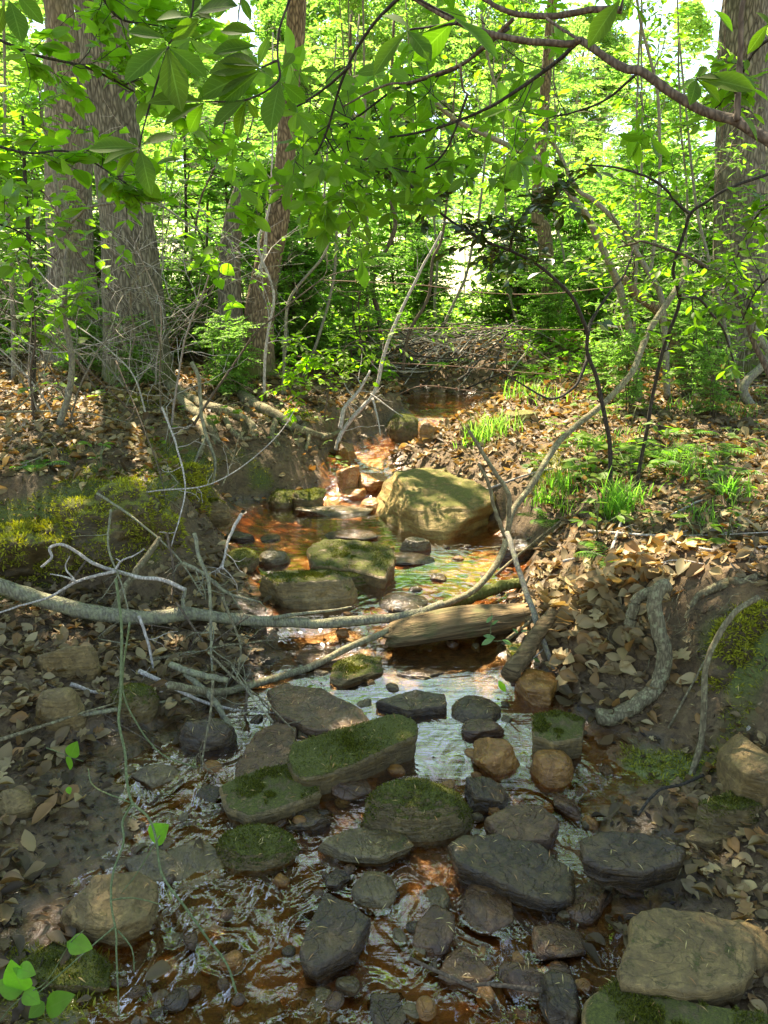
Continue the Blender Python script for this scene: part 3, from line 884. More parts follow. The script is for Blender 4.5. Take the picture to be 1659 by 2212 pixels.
def poly_slab(pts, zt, thick, mat, label, seed, tilt=(0, 0), cat='rock', name='rock', bevel=.3, rough=.042):
    if 'tan slab' in label:
        rough = .018
    """stone slab: its plan outline is read off the picture on the plane z = zt and given real thickness"""
    Q = []
    for (a, b) in pts:
        d = ray(a, b)
        t = (zt - CAMZ) / d[2]
        Q.append((d[0] * t, d[1] * t))
    Q = np.array(Q)
    c = Q.mean(0)
    th = np.linspace(0, 2 * math.pi, 96, endpoint=False)
    R_ = np.zeros(96)
    for i in range(96):
        u = np.array([math.cos(th[i]), math.sin(th[i])])
        best = 0
        for k in range(len(Q)):
            p, q = Q[k] - c, Q[(k + 1) % len(Q)] - c
            e = q - p
            den = u[0] * e[1] - u[1] * e[0]
            if abs(den) < 1e-9:
                continue
            t = (p[0] * e[1] - p[1] * e[0]) / den
            w = (p[0] * u[1] - p[1] * u[0]) / den
            if t > 0 and -1e-6 <= w <= 1 + 1e-6:
                best = max(best, t)
        R_[i] = best
    k_ = np.array([1, 2, 1]) / 4
    R_ = R_ * (1 + .05 * fbm(np.stack([np.cos(th) * 4 + seed, np.sin(th) * 4, 0 * th], -1), 3, seed))
    sz = R_.mean()
    bv = min(thick * bevel, .009)
    rings = [(f, 0) for f in np.linspace(0.02, .94, 22)] + [(.975, -bv * .25), (1.0, -bv), (1.012, -bv * 1.8)]
    rings += [(1.012 - .10 * q, -bv * 1.8 - (thick - bv * 1.8) * q) for q in np.linspace(.08, 1, 9)]
    V = []
    for f, dz in rings:
        V.append(np.stack([np.cos(th) * R_ * f, np.sin(th) * R_ * f, np.full(96, dz)], -1))
    V = np.array(V).reshape(-1, 3)
    V[:, 2] += V[:, 0] * tilt[0] + V[:, 1] * tilt[1]
    n1 = fbm(V / sz * 1.5 + seed, 4, seed)
    n2 = fbm(V / sz * 7 + seed, 4, seed + 3)
    st = fbm(np.stack([V[:, 0] * 3, V[:, 1] * 3, V[:, 2] * 60], -1) + seed, 3, seed + 5)
    step = np.round(n1 * 6 + n2) / 6 * .8 + n1 * .2
    V[:, 2] += sz * rough * (1.3 * step + .6 * n2) * (1 if thick > .05 else .7)
    rad = nrm(V * (1, 1, 0))
    V += rad * (sz * (.035 * n1 + .025 * n2) + .006 * st)[:, None] * smooth(.5, 1, np.linalg.norm(V[:, :2], axis=1) / sz)[:, None]
    i = np.arange(len(rings) - 1)[:, None] * 96
    j = np.arange(96)[None]
    j2 = (j + 1) % 96
    F = np.stack([i + j, i + 96 + j, i + 96 + j2, i + j2], -1).reshape(-1, 4)
    n0 = len(V)
    V = np.vstack([V, V[:96].mean(0)[None]])
    F = np.vstack([F, [[n0, a, (a + 1) % 96, (a + 2) % 96] for a in range(0, 96, 2)]])
    o = link(name, mesh(name, V, F, M[mat]), loc=(c[0], c[1], zt), label=label, category=cat)
    return o
PS = [
 ([(1362, 1968), (1420, 1955), (1520, 1962), (1604, 1985), (1640, 2020), (1630, 2100), (1600, 2135), (1480, 2148), (1340, 2128), (1326, 2095), (1356, 2030)], .115, .10, 'rock_tan', 'large flat layered tan slab in the near right corner', 1, (0, -.05)),
 ([(1262, 2150), (1320, 2105), (1400, 2125), (1500, 2165), (1600, 2185), (1680, 2200), (1690, 2320), (1250, 2330)], .10, .14, 'rock_half', 'dark mossy ledge in front of the large tan slab', 2, (.05, 0)),
 ([(648, 2040), (662, 2000), (700, 1932), (742, 1950), (802, 1988), (772, 2042), (684, 2080), (655, 2070)], .055, .07, 'rock_wet', 'dark pointed slab in the foreground riffle', 3, (.08, .12)),
 ([(618, 1632), (632, 1600), (700, 1582), (800, 1562), (866, 1548), (898, 1562), (902, 1592), (830, 1618), (745, 1652), (660, 1668), (628, 1655)], .115, .14, 'rock_moss', 'long mossy block of stone in midstream', 4, (.03, .10)),
 ([(470, 1694), (540, 1668), (640, 1655), (688, 1668), (694, 1712), (625, 1736), (535, 1758), (490, 1738)], .055, .08, 'rock_half', 'flat grey green rock scattered with pine needles', 5, (.05, .1)),
 ([(968, 1830), (1000, 1812), (1080, 1808), (1170, 1822), (1238, 1872), (1245, 1925), (1190, 1940), (1090, 1905), (990, 1868)], .055, .08, 'rock_wet', 'long wet dark slab lying across the lower stream', 6, (-.05, .12)),
 ([(576, 1500), (610, 1484), (690, 1494), (780, 1528), (808, 1552), (790, 1572), (680, 1572), (600, 1545)], .085, .07, 'rock_brown', 'broad flat wet brown slab above the mossy block', 7, (-.03, .12)),
 ([(552, 1585), (600, 1568), (642, 1580), (640, 1640), (570, 1684), (505, 1688), (510, 1640)], .055, .06, 'rock_brown', 'wet brown slab left of the long mossy block', 8, (.03, .10)),
 ([(1256, 1815), (1300, 1798), (1390, 1800), (1484, 1832), (1478, 1858), (1390, 1880), (1300, 1870), (1262, 1850)], .12, .06, 'rock_wet', 'flat dark slab overhanging a hollow on the right shore', 9, (0, .1)),
 ([(662, 1182), (700, 1168), (790, 1175), (852, 1188), (856, 1204), (830, 1240), (760, 1222), (672, 1210)], .20, .12, 'rock_half', 'flat mossy slab in the pool with its right end in sun', 10, (.05, .1)),
 ([(860, 1500), (812, 1512), (880, 1532), (966, 1522), (960, 1500), (900, 1492)], .075, .05, 'rock_wet', 'thin wet slab edge above the blue reflecting water', 11, (0, .1)),
 ([(1150, 1548), (1200, 1538), (1262, 1552), (1260, 1590), (1200, 1600), (1150, 1585)], .12, .08, 'rock_half', 'split layered stone by the foot of the leaf drift', 12, (0, .1)),
 ([(1046, 1765), (1090, 1740), (1170, 1742), (1210, 1775), (1190, 1812), (1090, 1815)], .055, .07, 'rock_brown', 'rough brown slab in front of the black shiny one', 14, (.05, .1)),
]
for (pp, zt, tk, mt, lb, sd, tl) in PS:
    poly_slab(pp, zt, tk, mt, lb, sd + 500, tl, cat='boulder' if 'large' in lb or 'ledge' in lb else 'rock', name='boulder' if 'large' in lb or 'ledge' in lb else 'rock')

# small loose stones and pebbles in the stream: countable ones as things
rng = np.random.RandomState(5)
peb = [rock_mesh('pebble', .05, .04, .0175, 300 + i, 'round' if i % 2 else 'block', None, 3) for i in range(6)]
pm = ['rock_wet', 'rock_brown', 'rock_grey', 'rock_orange']
pmesh = []
for i, b in enumerate(peb):
    for mt in pm:
        q = b.copy()
        q.materials.clear()
        q.materials.append(M[mt])
        pmesh.append((q, mt))
desc = {'rock_wet': 'small dark wet stone half sunk in the stream bed', 'rock_brown': 'small brown wet stone in the muddy shallows',
        'rock_grey': 'small grey stone among the wet rocks of the stream', 'rock_orange': 'small rusty stone lying in the shallow stream'}
cnt = 0
while cnt < 190:
    px, py = rng.uniform(180, 1400), rng.uniform(1180, 2200)
    c = ground_hit(px, py)
    if c[2] > wlev(c[1]) + .05:
        continue
    s = rng.uniform(.02, .075) * (1 if py < 1700 else .8)
    q, mt = pmesh[rng.randint(len(pmesh))]
    o = link('stone', q, loc=(c[0], c[1], c[2] + s * .05), label=desc[mt], category='stone', group='small stones in the stream bed')
    o.scale = (s / .05, s / .05 * rng.uniform(.7, 1.2), s / .05 * rng.uniform(.5, .9))
    o.rotation_euler = (rng.uniform(-.3, .3), rng.uniform(-.3, .3), rng.uniform(0, 6.3))
    cnt += 1

mid = [(rock_mesh('slab', .15, .11, .025, 400 + i, ['slab', 'block', 'slab'][i % 3], None, 4)) for i in range(6)]
cnt, tr_ = 0, 0
while cnt < 28 and tr_ < 4000:
    tr_ += 1
    px, py = rng.uniform(200, 1360), rng.uniform(1330, 2190)
    c = ground_hit(px, py)
    if c[2] > wlev(c[1]) + .04:
        continue
    if any(((px - (a + b) / 2) / ((b - a) / 2 + 5)) ** 2 + ((py - (c_ + d_) / 2) / ((d_ - c_) / 2 + 5)) ** 2 < 1 for (a, b, c_, d_) in [r[:4] for r in RL]):
        continue
    mt = ['rock_wet', 'rock_brown', 'rock_grey'][rng.randint(3)]
    q = mid[rng.randint(6)].copy()
    q.materials.clear()
    q.materials.append(M[mt])
    s_ = rng.uniform(.5, 1.35)
    o = link('rock', q, loc=(c[0], c[1], c[2] + rng.uniform(-.012, .006)), category='rock', group='half sunk slabs between the larger rocks',
             label={'rock_wet': 'dark wet slab', 'rock_brown': 'brown wet slab', 'rock_grey': 'olive grey slab'}[mt] + ' half sunk in the mud between the larger rocks')
    o.scale = (s_, s_ * rng.uniform(.7, 1.2), s_ * rng.uniform(.7, 1.4))
    o.rotation_euler = (rng.uniform(-.15, .2), rng.uniform(-.2, .2), rng.uniform(0, 6.3))
    cnt += 1

# ------------------------------------------------------------------ polylines helper
def PL(pts, Y0=None, Y1=None):
    """pts: (px,py) with linear depth, (px,py,Y) explicit, Y='g' on the ground"""
    out = []
    n = len(pts)
    for i, p in enumerate(pts):
        if len(p) == 3 and p[2] == 'g':
            out.append(ground_hit(p[0], p[1], 0.012))
        elif len(p) == 3:
            out.append(at(p[0], p[1], p[2]))
        else:
            out.append(at(p[0], p[1], Y0 + (Y1 - Y0) * i / (n - 1)))
    return np.array(out)

def stick_mesh(P, r0, r1, mat, name='stick', sides=8, knots=.18, seed=0, n=8, taper=1.0):
    Q = spline(P, n)
    L = np.r_[0, np.cumsum(np.linalg.norm(np.diff(Q, axis=0), axis=1))]
    L = L / L[-1]
    Q = Q + 0.25 * min(r0, .02) * np.stack([fbm(np.stack([L * 14, L * 0 + k, L * 0 + seed], -1), 2, seed + k) for k in range(3)], -1)
    V, F = tube(Q, r0 + (r1 - r0) * L ** taper, sides, knots, seed)
    return V, F, Q

def twigs(pool, Q, r, n, length, rng, updir=.3, sub=0, sides=5, lo=.2):
    """adds side twigs along Q; returns list of twig polylines"""
    res = []
    n = n if n < 23 or sub == 0 else n
    for _ in range(n):
        i = rng.randint(int(len(Q) * lo), len(Q) - 1)
        T = nrm(Q[min(i + 1, len(Q) - 1)] - Q[i - 1 if i else 0])
        d = nrm(nrm(np.cross(T, rng.normal(size=3))) * 1.0 + T * rng.uniform(.3, 1.0) + np.array([0, 0, updir]))
        L = length * rng.uniform(.4, 1.2)
        k = 5
        P = [Q[i]]
        for a in range(k):
            d = nrm(d + rng.normal(0, .22, 3))
            P.append(P[-1] + d * L / k)
        P = np.array(P)
        V, F = tube(P, np.linspace(r, r * .35, len(P)), sides, cap=False)
        pool.add(V, F)
        res.append(P)
        if sub:
            res += twigs(pool, P, r * .6, sub, length * .45, rng, updir, 0, 4)
    return res

# ------------------------------------------------------------------ big trees
def trunk_mesh(P, R, mat, sides=72, ridge=.05, seed=0, n=26, flare=None):
    Q = spline(P, n)
    L = np.r_[0, np.cumsum(np.linalg.norm(np.diff(Q, axis=0), axis=1))]
    Rr = np.interp(np.linspace(0, 1, len(Q)), np.linspace(0, 1, len(R)), R)
    T = nrm(np.gradient(Q, axis=0))
    A = nrm(np.cross(T, np.array([0, 1, .05])))
    B = np.cross(T, A)
    ang = np.linspace(0, 2 * math.pi, sides, endpoint=False)
    q = np.stack([np.cos(ang)[None] * 5 + 0 * L[:, None], np.sin(ang)[None] * 5 + 0 * L[:, None], L[:, None] * 1.6 + 0 * ang[None]], -1)
    rid = 1 - np.abs(fbm(q * 1.5, 4, seed)) * 2
    low = fbm(np.stack([np.cos(ang)[None] + 0 * L[:, None], np.sin(ang)[None] + 0 * L[:, None], L[:, None] * .7 + 0 * ang[None]], -1) * 1.2, 2, seed + 3)
    rr = Rr[:, None] * (1 + ridge * rid + .09 * low)
    if flare is not None:                       # root buttresses near the foot
        f = np.exp(-L[:, None] / flare[0])
        lob = np.zeros_like(ang)
        for a0, s in flare[1]:
            dd = np.angle(np.exp(1j * (ang - a0)))
            lob = lob + s * np.exp(-(dd / .35) ** 2)
        rr = rr * (1 + f * (.15 + lob[None]))
    V = Q[:, None] + rr[..., None] * (np.cos(ang)[None, :, None] * A[:, None] + np.sin(ang)[None, :, None] * B[:, None])
    i = np.arange(len(Q) - 1)[:, None] * sides
    j = np.arange(sides)[None]
    j2 = (j + 1) % sides
    F = np.stack([i + j, i + j2, i + sides + j2, i + sides + j], -1).reshape(-1, 4)
    return V.reshape(-1, 3), F

def rel(V, o):
    return V - np.array(o.location)[None]

# canopy leaves are dealt out to the big trees; mostly out of view, shaped to shade the ground except at LIT
LIT = [(775, 1040, 95, 95), (935, 1000, 120, 55), (1080, 985, 160, 80), (1060, 915, 100, 50), (1150, 940, 70, 40),
       (820, 1205, 50, 16), (1060, 1215, 70, 24), (135, 1395, 55, 26), (160, 1350, 40, 16), (1290, 1400, 120, 60),
       (1420, 1190, 150, 40), (1560, 1240, 120, 40), (1200, 1100, 50, 40), (360, 940, 70, 40), (500, 900, 60, 25),
       (650, 1240, 60, 20), (1500, 950, 60, 30), (600, 870, 60, 25), (930, 900, 40, 20), (240, 1060, 60, 30),
       (760, 1620, 70, 18), (1350, 880, 60, 22), (120, 900, 60, 30), (1250, 1260, 60, 25), (430, 800, 50, 25), (1130, 1395, 60, 18), (980, 1370, 90, 14)]
rc = np.random.RandomState(77)
def canopy_points(n, xr=5.5, y0=-1.5, y1=8.6):
    gx_ = rc.uniform(-xr, xr, n)
    gy_ = rc.uniform(y0, y1, n)
    gz_ = np.maximum(hgt(gx_, gy_, False), 0)
    px_, py_, _ = proj(np.stack([gx_, gy_, gz_], -1))
    lit = np.zeros(n)
    for (a, b, c, d) in LIT:
        lit = np.maximum(lit, smooth(1.5, .85, np.sqrt(((px_ - a) / c) ** 2 + ((py_ - b) / d) ** 2)))
    lit *= (gy_ > .5)
    clump = fbm(np.stack([gx_ * 1.15, gy_ * 1.15, 0 * gx_], -1), 3, 123)
    dens = 0.50 + .5 * smooth(3.2, 2.5, gy_) - lit * .75 + 1.15 * clump - smooth(5.6, 8.6, gy_) * .3
    keep = rc.uniform(0, 1, n) < dens
    h = rc.uniform(4.6, 7.4, n)
    P = np.stack([gx_, gy_, gz_], -1) + SDIR[None] * ((h - gz_) / SDIR[2])[:, None]
    return P[keep]
CAN = np.vstack([canopy_points(34000), canopy_points(9000, 3.0, .6, 2.6)])  # second set added over the foreground to block stray sun
def in_gap(P):
    P = np.atleast_2d(P)
    G = P - SDIR[None] * ((P[:, 2] - .42) / SDIR[2])[:, None]
    a, b, _ = proj(G)
    r = np.zeros(len(P), bool)
    for (cx_, cy_, rx_, ry_) in LIT[:5]:
        r |= ((a - cx_) / rx_) ** 2 + ((b - cy_) / ry_) ** 2 < 1
    return r & (P[:, 2] > 1.8)

def leafcols(n, rng, base=(0.07, 0.14, 0.02), var=.35, yel=.25):
    b = np.array(base)[None] * (1 + var * rng.uniform(-1, 1, (n, 1)))
    y = rng.uniform(0, yel, (n, 1))
    b = b + y * np.array([[.06, .04, .0]])
    return np.clip(b, .005, 1)

def crown(name, P, parent, rng, L=(.09, .15), mat='leaf_far', base=(.06, .12, .018), flat=.6, T=T_RH):
    n = len(P)
    D = nrm(rng.normal(size=(n, 3)) * (1, 1, .5))
    Nn = nrm(rng.normal(size=(n, 3)) * (flat, flat, 1) + (0, 0, .6))
    pool = Pool()
    leaves(pool, P, D, Nn, rng.uniform(L[0], L[1], n), leafcols(n, rng, base), T)
    return link(name, pool.mesh(name, M[mat], False), parent=parent, kind='stuff')

BIG = []
def big_tree(name, label, cat, polys, mats, seed, flare, limbs_from, limb_dirs):
    """polys: list of (points, radii, partname)"""
    base = polys[0][0][0]
    t = thing(name, label, cat, tuple(base))
    for i, (P, R, pn, mt, fl) in enumerate(polys):
        V, F = trunk_mesh(P, R, None, seed=seed + i, flare=fl)
        link(pn, mesh(pn, rel(V, t), F, M[mt]), parent=t)
    rng = np.random.RandomState(seed)
    for k, d in enumerate(limb_dirs):
        b = limbs_from[k % len(limbs_from)]
        P = np.array([b, b + np.array(d) * .35 + (0, 0, .25), b + np.array(d) * .7 + (0, 0, .25), b + np.array(d)])
        pool = Pool()
        V, F, Q = stick_mesh(P, .06, .02, None, seed=k + seed)
        pool.add(V, F)
        twigs(pool, Q, .012, 14, 1.0, rng, .1, 2)
        pool.V = [rel(v, t) for v in pool.V]
        link('limb', pool.mesh('limb', M['bark_brown']), parent=t)
    BIG.append((t, np.array(limbs_from[0])))
    return t

def px_r(wpx, Y, py):
    _, _, dd = proj(at(830, py, Y))
    return wpx * dd[0] / FPX / 2

def trunk_pts(rows, Y, topz, lean=(0, 0)):
    """rows: (xl, xr, py) bottom to top at depth Y"""
    P, R = [], []
    for (xl, xr, py) in rows:
        P.append(at((xl + xr) / 2, py, Y))
        R.append(px_r(xr - xl, Y, py))
    P.append(np.array([P[-1][0] + lean[0], Y + lean[1], topz]))
    R.append(R[-1] * .6)
    return np.array(P), R

A1 = trunk_pts([(108, 222, 790), (112, 215, 700), (108, 200, 560), (102, 195, 420), (100, 186, 250), (96, 168, 120), (92, 150, -20)], 7.4, 8.5, (-.4, .1))
A2 = trunk_pts([(118, 190, 480), (140, 200, 330), (160, 205, 150), (168, 215, -20)], 7.55, 8.0, (.3, .4))
big_tree('pale_tree', 'tall pale barked forked tree farthest left behind the bank', 'tree',
         [(A1[0], A1[1], 'trunk', 'bark_pale', (.25, [(3.3, .25), (.2, .25)])), (A2[0], A2[1], 'fork', 'bark_pale', None)],
         None, 11, None, [A1[0][-1]], [(1.5, -1.5, .3), (-1.5, 1, .5), (.6, 1.8, 0)])
B1 = trunk_pts([(236, 388, 905), (236, 372, 850), (232, 362, 760), (228, 350, 640), (224, 332, 500), (205, 305, 350), (180, 285, 160), (160, 262, -20)], 6.4, 7.5, (-.3, 0))
big_tree('oak_tree', 'massive furrowed oak leaning left on the left bank', 'tree',
         [(B1[0], B1[1], 'trunk', 'bark_oak', (.28, [(0.0, .5), (3.14, .4), (4.7, .2)]))], None, 12, None, [B1[0][-1]],
         [(1.8, -1, .3), (1.0, -2.2, .4), (-1.2, .8, .4), (1.6, 1.5, 0)])
C1 = trunk_pts([(508, 598, 850), (520, 590, 790), (526, 590, 700), (544, 600, 600), (574, 622, 480), (592, 634, 380), (603, 641, 250), (614, 652, 120), (622, 662, -20)], 7.0, 7.0, (.25, 0))
C2 = trunk_pts([(468, 536, 845), (470, 530, 760), (473, 520, 640), (476, 518, 540), (488, 524, 470), (500, 521, 425)], 6.95, at(511, 402, 6.95)[2], (0, 0))
C2 = (C2[0], C2[1][:-1] + [.01])
t_c = big_tree('double_tree', 'double tree with a snapped dead stem beside a leaning live trunk', 'tree',
         [(C1[0], C1[1], 'trunk', 'bark_brown', (.2, [(0, .2), (3.1, .2)])), (C2[0], C2[1], 'broken_stem', 'bark_oak', None)],
         None, 13, None, [C1[0][-1]], [(1.6, -.6, .3), (.6, -1.6, .5), (.8, 1.8, .2)])
V, F, Q = stick_mesh(PL([(560, 600), (572, 540), (576, 480), (574, 450)], 6.8, 6.8), .022, .006, None, knots=.4, seed=3)
link('bark_strip', mesh('bark_strip', rel(V, t_c), F, M['dead_white']), parent=t_c, label='loose pale bark strip on the live trunk')
D1 = trunk_pts([(1540, 1662, 890), (1546, 1652, 820), (1546, 1650, 700), (1548, 1650, 500), (1553, 1652, 300), (1562, 1654, 120), (1568, 1658, -20)], 7.0, 8.0, (.1, 0))
big_tree('right_oak_tree', 'straight grey furrowed tree at the right frame edge', 'tree',
         [(D1[0], D1[1], 'trunk', 'bark_oak', (.2, [(0.0, .3), (3.14, .35)]))], None, 14, None, [D1[0][-1]],
         [(-1.8, -1, .3), (-1.2, -2.2, .4), (-2.2, .8, .4), (-1.6, 1.5, 0)])
E1 = trunk_pts([(1166, 1222, 850), (1172, 1214, 780), (1172, 1208, 700), (1168, 1200, 600), (1160, 1190, 500), (1150, 1176, 400)], 9.2, 6.0, (.1, 0))
big_tree('slender_tree', 'thin vine clad tree beyond the wire fence', 'tree',
         [(E1[0], E1[1], 'trunk', 'bark_brown', None)], None, 15, None, [E1[0][-1]], [(1, 1, .3), (-1, .5, .3)])

# deal the canopy leaves to the nearest tree
cent = np.array([b[1] for b in BIG[:4]])
dd_ = ((CAN[:, None, :2] - cent[None, :, :2]) ** 2).sum(-1)
own = dd_.argmin(1)
rg = np.random.RandomState(3)
for k in range(4):
    t = BIG[k][0]
    P = CAN[own == k]
    if len(P):
        crown('crown', rel(P, t), t, rg, L=(.10, .17))  # mostly unseen leaves, placed to cast shade and leave chosen sun patches

# ------------------------------------------------------------------ leafy saplings (generator for mid distance)
def sapling_data(rng, H, nst, spread, nbr, ntw, leafL, nlf, r0=.016, flat=.45, rise=.25, lo=.36):
    st = Pool()
    LP, LD, LN = [], [], []
    for s in range(nst):
        a = rng.uniform(0, 6.28)
        lean = np.array([math.cos(a), math.sin(a), 0]) * spread * rng.uniform(.2, 1)
        h = H * rng.uniform(.65, 1)
        base = np.array([rng.normal(0, .08), rng.normal(0, .08), -.05])
        P = [base + lean * (k / 6) ** 1.5 + np.array([rng.normal(0, .04), rng.normal(0, .04), h * k / 6]) for k in range(7)]
        V, F, Q = stick_mesh(np.array(P), r0 * rng.uniform(.7, 1.2), .004, None, sides=6, knots=0, n=4)
        st.add(V, F)
        for b in range(nbr):
            i = rng.randint(int(len(Q) * lo), len(Q))
            a = rng.uniform(0, 6.28)
            L = H * rng.uniform(.12, .30)
            d = np.array([math.cos(a), math.sin(a), rise])
            B = [Q[i]]
            for k in range(5):
                d = nrm(d + rng.normal(0, .14, 3) - (0, 0, .06))
                B.append(B[-1] + d * L / 5)
            B = np.array(B)
            V, F = tube(B, np.linspace(.006, .002, 6), 4, cap=False)
            st.add(V, F)
            for w in range(ntw):
                j = rng.randint(1, 6)
                dt = nrm(nrm(B[j] - B[j - 1]) + np.array([rng.normal(0, .8), rng.normal(0, .8), rng.normal(0, .15)]))
                Lt = rng.uniform(.12, .32)
                m = nlf
                ss = (np.arange(m) + .5) / m
                pts = B[j][None] + dt[None] * Lt * ss[:, None]
                side = nrm(np.cross(dt, (0, 0, 1)))
                sg = np.where(np.arange(m) % 2, 1, -1)[:, None]
                LP.append(pts)
                LD.append(nrm(dt[None] * .7 + side[None] * sg * .9 + rng.normal(0, .18, (m, 3)) - (0, 0, .15)))
                LN.append(nrm(np.array([[0, 0, 1.0]]) + rng.normal(0, flat, (m, 3))))
                V, F = tube(np.array([B[j], B[j] + dt * Lt]), np.array([.0022, .001]), 3, cap=False)
                st.add(V, F)
    LP, LD, LN = np.vstack(LP), np.vstack(LD), np.vstack(LN)
    return st, LP, LD, LN, rng.uniform(.6, 1.25, len(LP)) * leafL

def copy_tree(o, loc, rz, sc, label=None):
    r = o.copy()
    COL.objects.link(r)
    r.location = loc
    r.rotation_euler = (0, 0, rz)
    r.scale = (sc, sc, sc)
    if label:
        r['label'] = label
    for ch in o.children:
        c = ch.copy()
        COL.objects.link(c)
        c.parent = r
    return r

PROTO = []
pal = [(.14, .21, .05), (.16, .23, .055), (.13, .20, .05), (.17, .23, .065), (.14, .21, .05), (.18, .24, .06)]
rs_ = np.random.RandomState(40)
for k in range(6):
    H = [3.6, 4.6, 3.0, 5.2, 2.4, 4.0][k]
    st, LP, LD, LN, LL = sapling_data(rs_, H, [3, 2, 4, 2, 5, 3][k], [.9, 1.2, .8, 1.5, .6, 1.4][k], 17, 10, .082, 9, r0=.014 + .004 * (k % 3), lo=[.36, .4, .15, .45, .08, .3][k])
    t = thing('sapling', '', 'sapling', (0, 0, -50), group='leafy saplings in the woods behind the stream')
    link('stems', st.mesh('stems', M['stem_grey' if k % 2 else 'stem_brown']), parent=t)
    pool = Pool()
    leaves(pool, LP, LD, LN, LL, leafcols(len(LP), rs_, pal[k]), T_RH)
    link('foliage', pool.mesh('foliage', M['leaf_far'], False), parent=t, kind='stuff')
    PROTO.append(t)
def where(stem, x, y, z):
    px_ = float(proj(np.array([[x, y, z]]))[0][0])
    for lim, w in ((60, 'at the left frame edge'), (220, 'behind the pale forked tree'), (420, 'behind the big oak'), (560, 'beside the brown boulder'), (700, 'behind the double tree'),
                   (850, 'left of the brush pile'), (1100, 'above the brush pile'), (1230, 'by the vine clad tree'), (1400, 'behind the arching grey stems'), (1540, 'left of the right tree'), (9999, 'at the right frame edge')):
        if px_ < lim:
            break
    d = 'near' if y < 10.5 else 'more distant' if y < 15 else 'far'
    return d + ' ' + stem + ' ' + w
slab = 'leafy sapling in the sunlit woods'
spots = [(0, -4.2, 9.0), (1, -2.9, 10.5), (2, -1.9, 9.0), (3, -.6, 11.5), (4, -.9, 8.4), (0, 2.9, 9.6), (1, 5.2, 10.2), (4, 3.3, 8.2),
         (3, 2.2, 12.5), (5, 0.4, 13.5), (5, -4.8, 12.0), (0, 5.4, 12.5), (1, 1.6, 15.0), (2, -2.4, 14.0), (3, -6.2, 14.0), (4, 1.9, 11.4),
         (5, 6.6, 15.0), (0, -.8, 17.0), (3, 3.6, 17.5), (1, -4.0, 17.5), (5, 5.0, 8.6), (4, -3.4, 8.6), (2, 4.6, 14.5), (4, 3.9, 12.0),
         (0, -7.5, 18.0), (1, 8.0, 18.0), (2, -1.6, 12.2), (4, 3.0, 13.0), (3, 5.8, 19.0), (5, -2.6, 20), (2, .9, 19.5), (1, 2.6, 20.5)]
rx = np.random.RandomState(88)
for q in range(12):
    y = rx.uniform(8.8, 24)
    x = rx.uniform(-.56, .56) * y
    if .1 < x < 1.4 and y < 10.5:
        continue
    kq = rx.randint(6)
    if .27 < x / y < .43 or -.16 < x / y < -.06:
        kq = 4
    spots.append((kq, x, y))
for q in range(4):
    y = rx.uniform(10.5, 15)
    spots.append(([4, 2][q % 2], -.12 * y + (q + .5) / 4 * .42 * y + rx.normal(0, .15), y))
first = set()
for i, (k, x, y) in enumerate(spots):
    z = float(hgt([x], [y], False)[0])
    rz, sc = rs_.uniform(0, 6.28), rs_.uniform(.85, 1.15)
    if k not in first:
        first.add(k)
        o = PROTO[k]
        o.location = (x, y, z)
        o.rotation_euler = (0, 0, rz)
        o.scale = (sc,) * 3
        o['label'] = where(slab, x, y, z)
    else:
        copy_tree(PROTO[k], (x, y, z), rz, sc, where(slab, x, y, z))

lowb = None
rl = np.random.RandomState(71)
for q in range(44):
    y = rl.uniform(7.6, 11.5)
    x = rl.uniform(-.30, .52) * y if q % 3 else rl.uniform(-.52, -.2) * y
    if q >= 30:
        y = rl.uniform(5.2, 7.8)
        x = rl.uniform(.27, .54) * y if q % 2 else rl.uniform(-.5, -.12) * y
    if .0 < x < 1.5 and y < 9.6:
        continue
    z = float(hgt([x], [y], False)[0])
    c = copy_tree(PROTO[[4, 2][q % 2]], (x, y, z), rl.uniform(0, 6.28), rl.uniform(.38, .62) if y > 7.6 else rl.uniform(.2, .36), where('low leafy shrub', x, y, z))
    c['group'], c['category'] = 'low shrubs around the upper stream', 'shrub'
    c.name = 'leafy_shrub'

# leafless thickets of fine twigs
BARE = []
rbt = np.random.RandomState(17)
for k in range(3):
    t = thing('bare_shrub', '', 'shrub', (0, 0, 0), group='leafless twiggy shrubs in the undergrowth')
    for q in range(6):
        a = rbt.uniform(0, 6.28)
        P = [np.array([rbt.normal(0, .15), rbt.normal(0, .15), -.05])]
        d = nrm(np.array([math.cos(a) * .5, math.sin(a) * .5, 1]))
        for w in range(7):
            d = nrm(d + rbt.normal(0, .16, 3) + np.array([math.cos(a), math.sin(a), -.35]) * .10 * w / 3)
            P.append(P[-1] + d * rbt.uniform(.18, .36))
        pool = Pool()
        V, F, Q = stick_mesh(np.array(P), rbt.uniform(.005, .011), .002, None, sides=5, seed=q)
        pool.add(V, F)
        twigs(pool, Q, .0028, 12, .55, rbt, .15, 3, lo=.1)
        link('stem', pool.mesh('stem', M[['stem_grey', 'stem_brown', 'dead_white'][(q + k) % 3]]), parent=t)
    BARE.append(t)
used = set()
for i in range(13):
    while True:
        y = rbt.uniform(4.6, 9.5)
        x = rbt.uniform(-.52, .52) * y
        if abs(x - .1) > .9 + .05 * y and not (x > 0 and y < 5.6):
            break
    z = float(hgt([x], [y], False)[0])
    lb = where('leafless twiggy shrub', x, y, z)
    if i % 3 not in used:
        used.add(i % 3)
        o = BARE[i % 3]
        o.location, o['label'] = (x, y, z), lb
    else:
        copy_tree(BARE[i % 3], (x, y, z), rbt.uniform(0, 6.28), rbt.uniform(.7, 1.15), lb)

